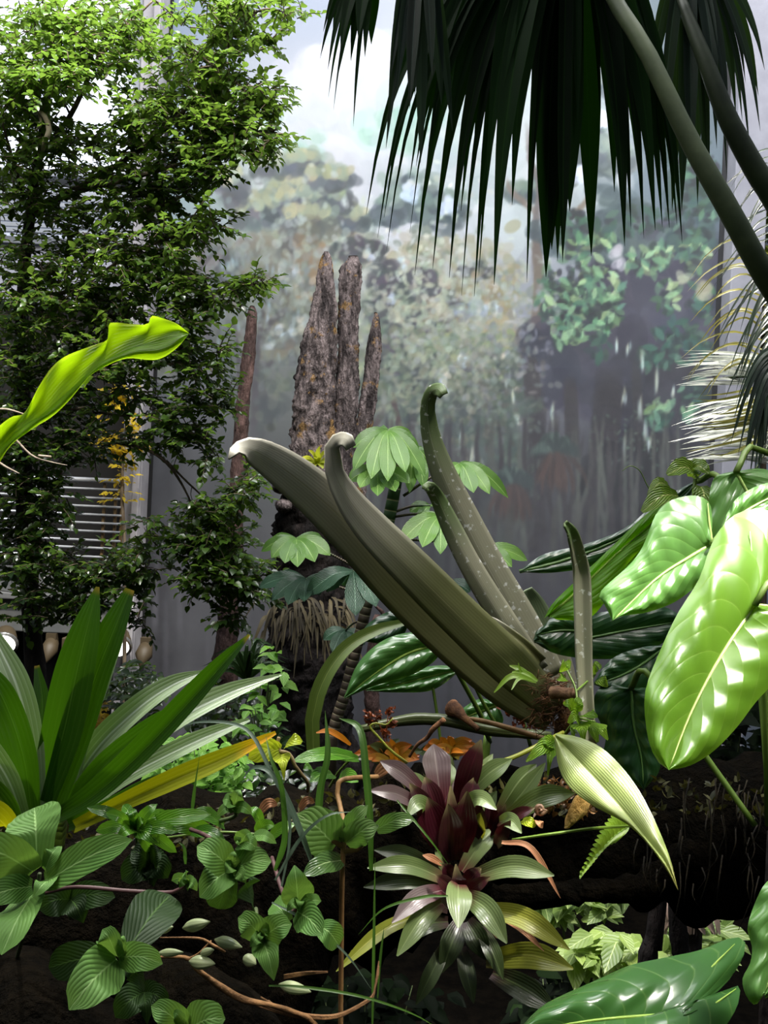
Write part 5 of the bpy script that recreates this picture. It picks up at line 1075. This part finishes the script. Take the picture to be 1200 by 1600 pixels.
m = MB(); ptube(m, [(640,1182,2.0),(652,1164,1.98),(668,1152,1.97),(676,1140,1.96),(694,1124,1.95)], [2.5,3,3.4,4,4], 7, 20, .2)
o = m.build('dead_twig', fib, origin=P(645,1182,2.0)); tag(o, 'short bent brown twig sticking up behind the upper bromeliad', 'twig')
m = MB(); ptube(m, [(636,1192,1.98),(610,1172,1.97),(590,1150,1.97),(578,1136,1.97),(586,1130,1.97),(604,1132,1.97),(614,1122,1.97)], [2.5,2.2,2,1.8,1.6,1.4,1], 7, 26)
o = m.build('vine_stem', bol, origin=P(636,1192,1.98)); tag(o, 'curling yellow-green vine stem rising left of the bent twig', 'vine')
t = thing('dried_flower', 'cluster of small rusty dried flower heads above the orange-tinged bromeliad', 'dried flowers', P(612,1165,2.2)); m = MB()
for (x, y) in ((610,1112),(590,1118),(580,1128),(614,1130),(576,1116),(604,1146)):
    for k_ in range(22): add_leaf(m, P(x + U(-5, 5), y + U(-5, 5), 2.2), rv(), U(.006, .012), .005, R.random(), rv())
rust = leafmat('rust', (70,30,14), (124,62,30), None, 'none', tl=.2, bump=0, tintk=1)
m.build('flower_head', rust, t, smooth=False); m = MB(); ptube(m, [(606,1180,2.2),(604,1146,2.2),(606,1118,2.2)], 1, 5); ptube(m, [(606,1180,2.2),(596,1140,2.2),(586,1122,2.2)], 1, 5); m.build('stem', rust, t)
t = thing('dried_flower', 'tangle of rusty bracts under the big folded leaf', 'dried flowers', P(815,1128,2.5)); m = MB()
for k_ in range(90): add_leaf(m, P(790 + 44 * (s_ := R.random()) + U(-20, 20), 1090 + 50 * s_ + U(-10, 10), 2.5), rv(), U(.01, .024), .007, R.random(), rv())
m.build('bract', rust, t, smooth=False)
# long bare stems and leaf litter lying along the log
for pts, r, mt, nm, lab in (
    ([(560,1140,2.3),(640,1124,2.3),(700,1126,2.28),(760,1140,2.28),(860,1150,2.3)], [6,9,10,9,7], leafmat('old_leaf', (52,60,34), (84,92,54), None, 'long', 5, tl=.05), 'old_leaf_stalk', 'thick grey-green old leaf stalk lying along the back of the log'),
    ([(716,1120,2.26),(760,1128,2.24),(810,1142,2.22),(868,1160,2.2)], [3,4,4.5,4], cane, 'bare_stem', 'straight tan bare stem lying below the big folded leaf'),
    ([(740,1202,1.94),(800,1184,1.94),(850,1160,1.96),(880,1145,2.0)], [3,3.6,4,4], bol, 'bare_stem', 'yellow-green stem slanting from the red bromeliad up to the sunlit vine'),
    ([(800,1312,1.82),(870,1302,1.82),(930,1294,1.84),(990,1290,1.9)], [2,2.4,2.4,2], leafmat('rod', (60,84,22), (100,124,40), None, 'long', 4, tl=.1), 'green_stem', 'thin straight green stem crossing below the sunlit drooping leaf')):
    m = MB(); ptube(m, pts, r, 9, 24, .15); o = m.build(nm, mt, origin=P(*pts[0])); tag(o, lab, 'stem')
m = MB(); ptube(m, [(706,1106,2.28),(716,1112,2.26),(726,1122,2.24),(748,1140,2.22)], [14,10,6,4], 12, 14); o = m.build('curled_dry_leaf', fib, origin=P(726,1122,2.24)); tag(o, 'curled tan dry leaf standing on the log left of the big folded leaf', 'dry leaf')
# sunlit vine with quilted leaves by the base of the giant bromeliad
vn = leafmat('quilted_leaf', (84,126,24), (140,178,52), (176,204,100), 'lat', 5, .6, .4, .4, (180,220,50), 1.0, mid=.07, vs=.4)
heart = lambda u: max(.03, (min(1, u * 5) ** .5) * math.cos(max(0, u - .25) / .75 * 1.5) ** .8)
leafy('quilted_vine', 'small bright vine with quilted rounded leaves at the base of the giant bromeliad', 'vine', (890,1140,2.1),
      [((896,1104,1.95),(880,1100,1.93),11),((898,1112,1.94),(908,1092,1.94),10),((904,1116,1.94),(888,1130,1.9),16),((910,1118,1.95),(934,1120,1.9),15),((908,1130,1.93),(912,1160,1.88),18),((920,1128,1.95),(934,1160,1.9),17),((930,1132,1.97),(950,1156,1.94),14),((894,1134,1.95),(896,1158,1.9),12),((866,1156,1.95),(822,1190,1.9),13),((866,1160,1.95),(840,1160,1.92),10),((862,1164,1.95),(856,1212,1.9),11),((858,1158,1.95),(850,1176,1.92),12),((878,1050,2.0),(892,1038,2.0),9),((884,1060,2.0),(870,1062,2.0),9),((930,1056,2.1),(914,1044,2.1),10),((934,1062,2.1),(950,1072,2.1),10),((890,1044,2.05),(878,1034,2.05),8),((926,1046,2.1),(940,1040,2.1),8)],
      vn, [[(880,1150,2.0),(898,1120,1.96),(900,1080,1.99),(885,1045,2.02)],[(898,1120,1.96),(930,1128,1.97)],[(880,1150,2.0),(862,1160,1.96),(850,1180,1.94)],[(900,1080,1.99),(930,1054,2.1)]], r=1.6, prof=heart, sag=3, nl=12)
# fern frond under the drooping leaf
t = thing('fern', 'small yellow-green fern frond hanging under the sunlit drooping leaf', 'fern', P(985,1290,2.05)); m = MB(); fm = leafmat('fern_leaf', (70,104,24), (130,160,50), None, 'lat', 4, tl=.4, tcol=(180,210,60), bump=.2)
q = cr([(988,1288,2.02),(965,1302,1.95),(945,1322,1.9),(925,1348,1.88),(906,1372,1.87)], 16)
for i in range(1, 16):
    a = q[i]; l = (1 - i / 17) * 30 + 3
    for sgn in (-1, 1): ribbon(m, [tuple(a), (a[0] - l * .4 * (1 if sgn > 0 else .5), a[1] + sgn * l * .38 - 2, a[2] - .01), (a[0] - l * .7, a[1] + sgn * l * .75 + 2, a[2] - .015)], 2 + l * .14, nl=6, nw=2, t=R.random())
f_ = m.build('frond', fm, t); m = MB(); ptube(m, [tuple(a) for a in q], 1, 5, 16); m.build('rachis', pst, f_)
# snail, litter pieces, broken wood on the log
sn = thing('snail_shell', 'small round brown snail shell on the log beside the small bromeliad', 'snail shell', P(844,1270,1.86)); m = MB()
pts = []; rr = []
for i in range(26):
    a = i / 25 * 11; r_ = 7.5 * (1 - i / 27); pts.append(P(844 + math.cos(a) * r_, 1264 + math.sin(a) * r_, 1.85 - i * .0008)); rr.append(.0065 * (1 - i / 32))
tube(m, pts, rr, 8, 80); m.build('whorl', roughmat('shell', (86,60,44), (140,110,86), 60, .4, .2, spec=.6), sn)
for (a, b, hw, mt, lab) in (((816,1282,1.86),(838,1290,1.84),9,yl2,'curled yellow fallen leaf below the snail shell'), ((840,1282,1.85),(848,1294,1.83),7,bdr,'small pinkish dry leaf below the snail shell')):
    t = thing('fallen_leaf', lab, 'leaf', P(*a)); broadleaf(t, a, b, hw, mt, nm='blade', sag=2)
m = MB(); snag(m, [(1238,912,918),(1244,902,922),(1258,894,920),(1272,888,912),(1284,884,900),(1294,882,888)], 1.95, 14, 14, .3, 1, 4); o = m.build('broken_wood', roughmat('sunlit_wood', (150,110,50), (220,180,110), 16, .8, .6), origin=P(900,1280,1.95)); tag(o, 'sunlit broken piece of tan wood under the drooping leaf', 'wood')
m = MB()
for i in range(240):
    add_leaf(m, P(U(840, 925), U(1215, 1270), 2.02 + U(-.03, .03)), rv(), U(.008, .02), U(.003, .007), R.random(), rv())
o = m.build('litter', leafmat('litter_leaf', (50,32,16), (140,98,52), None, 'none', tl=.2, tintk=1, bump=0), origin=P(880,1250,2.0), smooth=False); tag(o, 'brown leaf litter on the log around the snail shell', 'litter', kind='stuff')
for i, (x, y, hw, lab) in enumerate(((420,1262,14,'curled pale brown dead leaf on the log by the yellowing sprig'),(605,1205,18,'rusty curled dead leaf left of the upper red bromeliad'),(480,1258,12,'small tan dead leaf below the yellowing sprig'))):
    t = thing('fallen_leaf', lab, 'leaf', P(x, y, 2.0)); broadleaf(t, (x - hw, y + 6, 1.98), (x + hw, y - 4, 1.96), hw * .6, bdr, nm='blade', sag=8)
# creeping orchid with pale bulbs, twisted dry stems
ob = leafmat('bulb', (104,120,72), (170,178,140), (190,196,160), 'long', 9, rough=.35, tl=.15, bump=.15, vs=.3)
dry2 = roughmat('dry_stem', (92,64,40), (150,110,70), 10, .8, .6, (1, 1, 1))
oc = thing('creeping_orchid', 'creeping orchid with pale oval bulbs along a dry brown stem, bottom left', 'orchid', P(300,1500,1.45))
for (x0, y0, x1, y1, r_) in ((286,1450,328,1440,9),(336,1468,378,1480,9),(248,1489,286,1488,6),(296,1502,336,1506,10),(248,1455,270,1448,6),(314,1490,334,1484,6),(436,1538,486,1550,9),(382,1496,400,1506,9)):
    m = MB(); ptube(m, [(x0, y0, 1.4), (x0 * .7 + x1 * .3, y0 * .7 + y1 * .3, 1.39), (x0 * .35 + x1 * .65, y0 * .35 + y1 * .65, 1.385), (x1, y1, 1.38)], [1.5, r_, r_ * .9, 1], 12, 14); m.build('bulb', ob, oc)
m = MB(); ptube(m, [(230,1496,1.42),(290,1496,1.42),(305,1512,1.42),(340,1538,1.42),(380,1562,1.42),(430,1572,1.42),(480,1590,1.43),(500,1612,1.45)], [2,3,4,5,5,4,4,4], 8, 40, .4); m.build('stem', dry2, oc)
m = MB(); ptube(m, [(250,1465,1.42),(310,1466,1.42),(332,1476,1.41),(352,1488,1.41)], [1,2,2.6,1.5], 6, 16, .3); ptube(m, [(330,1470,1.42),(310,1490,1.42),(290,1500,1.42)], [1.4,1.6,2], 6, 10); m.build('side_stem', dry2, oc)
m = MB()
for k_ in range(7):
    o_ = U(-7, 7); ptube(m, [(400 + U(-20, 20), 1560 + o_, 1.44), (450, 1582 + o_, 1.43), (520, 1588 + o_ * .6, 1.44), (570, 1566 + o_ * .5, 1.45), (585, 1550 + o_ * .4, 1.46), (592, 1510 + U(-10, 10), 1.46)], [1.4, 2, 2.2, 1.8, 1.6, 1], 6, 30)
o = m.build('dry_stem_bundle', dry2, origin=P(520,1588,1.44)); tag(o, 'twisted bundle of dry straw-coloured stems at the bottom middle', 'dry stems')
m = MB()
for k_ in range(6): o_ = U(-5, 5); ptube(m, [(444, 1528 + o_, 1.42), (475, 1522 + o_ * .6, 1.41), (512, 1519 + o_ * .3, 1.42)], [1, 1.8, .8], 5, 10)
o = m.build('dry_stem_bundle', dry2, origin=P(475,1522,1.41)); tag(o, 'short tuft of dry straw pointing at the brown cane', 'dry stems')
# ---------------------------------------------------------------- plants farther back
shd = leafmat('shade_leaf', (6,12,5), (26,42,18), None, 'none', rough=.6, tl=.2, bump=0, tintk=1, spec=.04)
pale = leafmat('seedling_leaf', (70,120,34), (140,186,70), (150,190,110), 'lat', 5, .6, .45, .4, (150,210,60), .5, mid=.06)
def bush(name, label, cat, loc, c, rx, ry, Y, n, lw, mat, dy=.12, tint=.5, group=None, nstem=4, wide=.55):
    t = thing(name, label, cat, P(*loc), group); m = MB()
    for i in range(n):
        a = U(0, 6.28); r_ = math.sqrt(R.random()); x = c[0] + math.cos(a) * r_ * rx; y = c[1] + math.sin(a) * r_ * ry; yy = Y + U(-dy, dy)
        p = P(x, y, yy); d = Vector((U(-1, 1), U(-1, -.1), U(-.5, .25))); l = lw * Y / F * U(.7, 1.25)
        add_leaf(m, p, d, l, l * wide * .55, min(1, max(0, tint + R.gauss(0, .25))), (Vector((0, -.5, 1)) + rv() * .3).normalized())
    m.build('leaves', mat, t)
    for i in range(nstem):
        m = MB(); x = c[0] + U(-.6, .6) * rx; ptube(m, [loc, ((loc[0] + x) / 2, (loc[1] + c[1]) / 2, (loc[2] + Y) / 2), (x, c[1] - ry * .6, Y)], [2, 1.6, .8], 5, 8); m.build('stem', fzs, t)
    return t
bush('groundcover', 'bright light green leafy groundcover behind the strap leaves', 'plant', (320,1275,3.2), (310,1205), 76, 58, 3.2, 330, 24, pale, tint=.5)
bush('seedling', 'pale green seedling with rounded leaves at the foot of the dead tree', 'plant', (400,1170,4.2), (420,1070), 26, 62, 4.2, 46, 24, pale, tint=.45)
bush('seedling', 'small light green seedling below the pale seedling by the dead tree', 'plant', (420,1200,3.9), (402,1125), 36, 30, 3.9, 30, 22, pale, tint=.3)
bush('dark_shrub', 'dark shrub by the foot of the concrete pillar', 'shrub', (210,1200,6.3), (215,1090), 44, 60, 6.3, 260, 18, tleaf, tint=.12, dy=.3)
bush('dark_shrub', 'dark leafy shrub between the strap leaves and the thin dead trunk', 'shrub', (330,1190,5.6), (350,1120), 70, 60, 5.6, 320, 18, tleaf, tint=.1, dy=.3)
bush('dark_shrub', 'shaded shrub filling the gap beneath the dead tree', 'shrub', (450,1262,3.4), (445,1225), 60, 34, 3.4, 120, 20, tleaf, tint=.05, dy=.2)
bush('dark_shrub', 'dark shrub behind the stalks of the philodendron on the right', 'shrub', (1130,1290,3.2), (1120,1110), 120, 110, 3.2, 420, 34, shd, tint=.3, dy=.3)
bush('glowing_bush', 'small golden-green bush glowing between the strap leaves', 'shrub', (150,1180,6.6), (148,1108), 28, 46, 6.6, 160, 15, yl, tint=.2, dy=.2)
lo = leafmat('low_leaf', (70,96,44), (146,168,84), (170,186,120), 'lat', 5, .6, .45, .35, (170,200,70), .4, mid=.06)
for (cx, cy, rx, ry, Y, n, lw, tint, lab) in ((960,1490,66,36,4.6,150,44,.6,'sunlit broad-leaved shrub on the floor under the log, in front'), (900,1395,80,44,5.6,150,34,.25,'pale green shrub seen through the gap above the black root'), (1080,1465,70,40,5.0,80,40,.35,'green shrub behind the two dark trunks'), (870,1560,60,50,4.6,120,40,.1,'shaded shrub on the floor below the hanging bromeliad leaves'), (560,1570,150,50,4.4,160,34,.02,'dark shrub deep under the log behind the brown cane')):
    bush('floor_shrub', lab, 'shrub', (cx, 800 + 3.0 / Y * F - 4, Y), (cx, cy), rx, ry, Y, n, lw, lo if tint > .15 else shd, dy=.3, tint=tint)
t = thing('dry_leaf_skirt', 'pale dry palm leaves hanging behind the two dark trunks', 'dead leaves', P(1075,1470,4.6)); m = MB()
for i in range(26): x = U(1020, 1120); ribbon(m, [(x, 1390, 4.6), (x + U(-6, 6), 1425, 4.55), (x + U(-12, 12), 1460, 4.55)], U(5, 9), nl=8, nw=2, t=R.random())
m.build('leaf', leafmat('pale_dry', (120,98,88), (190,168,156), None, 'long', 4, tl=.2, bump=.2), t); m = MB(); q = [P(1080, 1390, 4.64), P(1080, 1420, 4.64)]; q[1].z = 0; tube(m, q, .06, 8, 10); m.build('trunk', bark_d, t)
# broad anthurium-like leaves behind the big folded leaf
an = thing('anthurium', 'broad glossy leaves on thin stalks behind the big folded strap leaf', 'plant', P(760,1250,2.9))
phg = leafmat('anthurium_leaf', (40,80,30), (84,128,66), (130,160,104), 'lat', 8, .5, .2, .2, (120,180,50), .2, mid=.03, vs=.12, spec=.8)
big(an, [(690,1006,),(640,1020),(590,1050),(538,1090)], [(690,1004),(650,988),(600,1000),(560,1036),(538,1088)], [(690,1008),(680,1032),(640,1056),(585,1072),(538,1092)], plane(2.75, 610, 1040, .2, -.5), phg, .02, .003, 7, stalk=[(690,1006,2.73),(720,1060,2.8),(752,1120,2.85),(765,1160,2.9)], sr=4)
big(an, [(720,1045),(660,1060),(600,1075),(572,1078)], [(720,1043),(680,1040),(620,1052),(572,1076)], [(720,1048),(676,1078),(622,1082),(572,1080)], plane(2.95, 640, 1060, .2, -.5), phg, .02, .004, 6, stalk=[(676,1072,2.95),(682,1110,2.95),(690,1170,2.95)], sr=2.5)
big(an, [(780,1100),(750,1112),(715,1125)], [(780,1098),(750,1092),(722,1108),(714,1125)], [(780,1102),(785,1130),(750,1140),(714,1126)], plane(3.0, 750, 1115, .2, -.5), phg, .015, .003, 5, stalk=[(742,1072,2.9),(756,1100,2.92),(785,1150,2.95)], sr=3)
big(an, [(640,965),(600,985),(560,1000)], [(640,963),(610,955),(575,975),(560,1000)], [(640,967),(630,992),(600,1005),(560,1001)], plane(3.1, 600, 980, .2, -.5), phd, .015, .003, 5)
m = MB(); ptube(m, [(752,1040,2.95),(790,1080,2.95),(815,1120,2.95),(830,1170,2.95)], 3, 7, 12); ptube(m, [(760,1250,2.9),(758,1190,2.9),(762,1150,2.9)], [7,7,6], 8); m.build('stalk', pst, an)

# repeats of a kind share a group phrase
from collections import defaultdict
kinds = defaultdict(list)
for o in S.objects:
    if o.parent is None and o.get('category') and not o.get('group'): kinds[o.name.split('.')[0]].append(o)
PH = {'fuzzy_leaved_plant': 'fuzzy-leaved plants on the log', 'bromeliad': 'bromeliads on the log', 'dark_shrub': 'dark shrubs in the background', 'floor_shrub': 'shrubs on the floor under the log', 'fallen_leaf': 'fallen leaves on the log',
      'grass_clump': 'grass blades in the foreground', 'spider_plant': 'grassy tufts around the dead trees', 'dead_tree': 'dead trees before the mural', 'groundcover': 'light green groundcover', 'seedling': 'pale seedlings by the dead tree', 'slender_tree': 'slender dark trunks'}
for k, v in kinds.items():
    if len(v) > 1:
        for o in v: o['group'] = PH.get(k, k.replace('_', ' ') + 's')
# ---------------------------------------------------------------- daylight through the glass roof; added spots stand in for sunbeams
area('skylight_back', (.6, 5.2, 11.5), (.6, 9.0, 3.6), 1050, 7, 2, (.96, .97, 1.0))
area('skylight_front', (0, 3.0, 9.0), (0, 4.5, 2.5), 240, 6, 4, (1, 1, .97))
spot('sun_philodendron', (2.6, .2, 7.0), P(1090, 960, 1.6), 3300, 11, .6, .45)
spot('sun_drooping_leaf', (1.9, .6, 7.0), P(940, 1235, 1.8), 3200, 5, .5, .12)
spot('sun_bromeliads', (1.2, .4, 7.0), P(790, 1235, 1.9), 800, 5, .9, .05)
spot('sun_tree', (-1.0, 3.2, 10), P(160, 170, 5.4), 4200, 34, .9, .2)
spot('sun_folded_leaf', (-.9, 1.6, 7.0), P(450, 740, 2.1), 900, 8, .8, .1)
spot('sun_backlit_leaf', (-1.6, 3.6, 7.0), P(130, 600, 1.3), 900, 9, .5, .1)
spot('sun_strap_leaves', (-1.2, 3.5, 7.5), P(220, 1120, 1.85), 1100, 14, .6, .08)
spot('sun_bottom_leaf', (1.9, .2, 7.0), P(930, 1570, 1.3), 2000, 6, .6, .4)
spot('sun_floor', (1.6, 3.4, 8.5), P(990, 1470, 4.6), 2800, 14, .6, .1)
spot('sun_snags', (2.2, 4.2, 9.5), P(510, 560, 7.0), 1500, 20, .8, .1)
spot('sun_feather_palm', (2.6, 2.2, 8.5), P(1120, 640, 3.8), 2200, 12, .7, .1)
spot('sun_fuzzy', (-.6, -.6, 6.5), P(210, 1390, 1.4), 560, 22, 1, .4)
spot('sun_umbrella', (.2, 2.6, 9.0), P(670, 740, 4.4), 1800, 13, .8, .1)
spot('sun_whitish_straps', (.9, .9, 7.5), P(740, 860, 2.45), 800, 11, .9, .2)
spot('sun_groundcover', (-.7, 3.0, 8), P(320, 1205, 3.2), 1300, 7, .8, .1)
spot('mist_beam_spot', P(1120, 440, 8.3), P(860, 600, 8.45), 14, 16, 1, .05, (.9, .92, 1))  # added spot inside the mist, drawing a sunbeam
area('fill_left', (-2.2, 2.2, 8.0), P(170, 380, 5.3), 240, 3, 3, (1, 1, .97))  # added soft fill lifting the dark middle of the tree
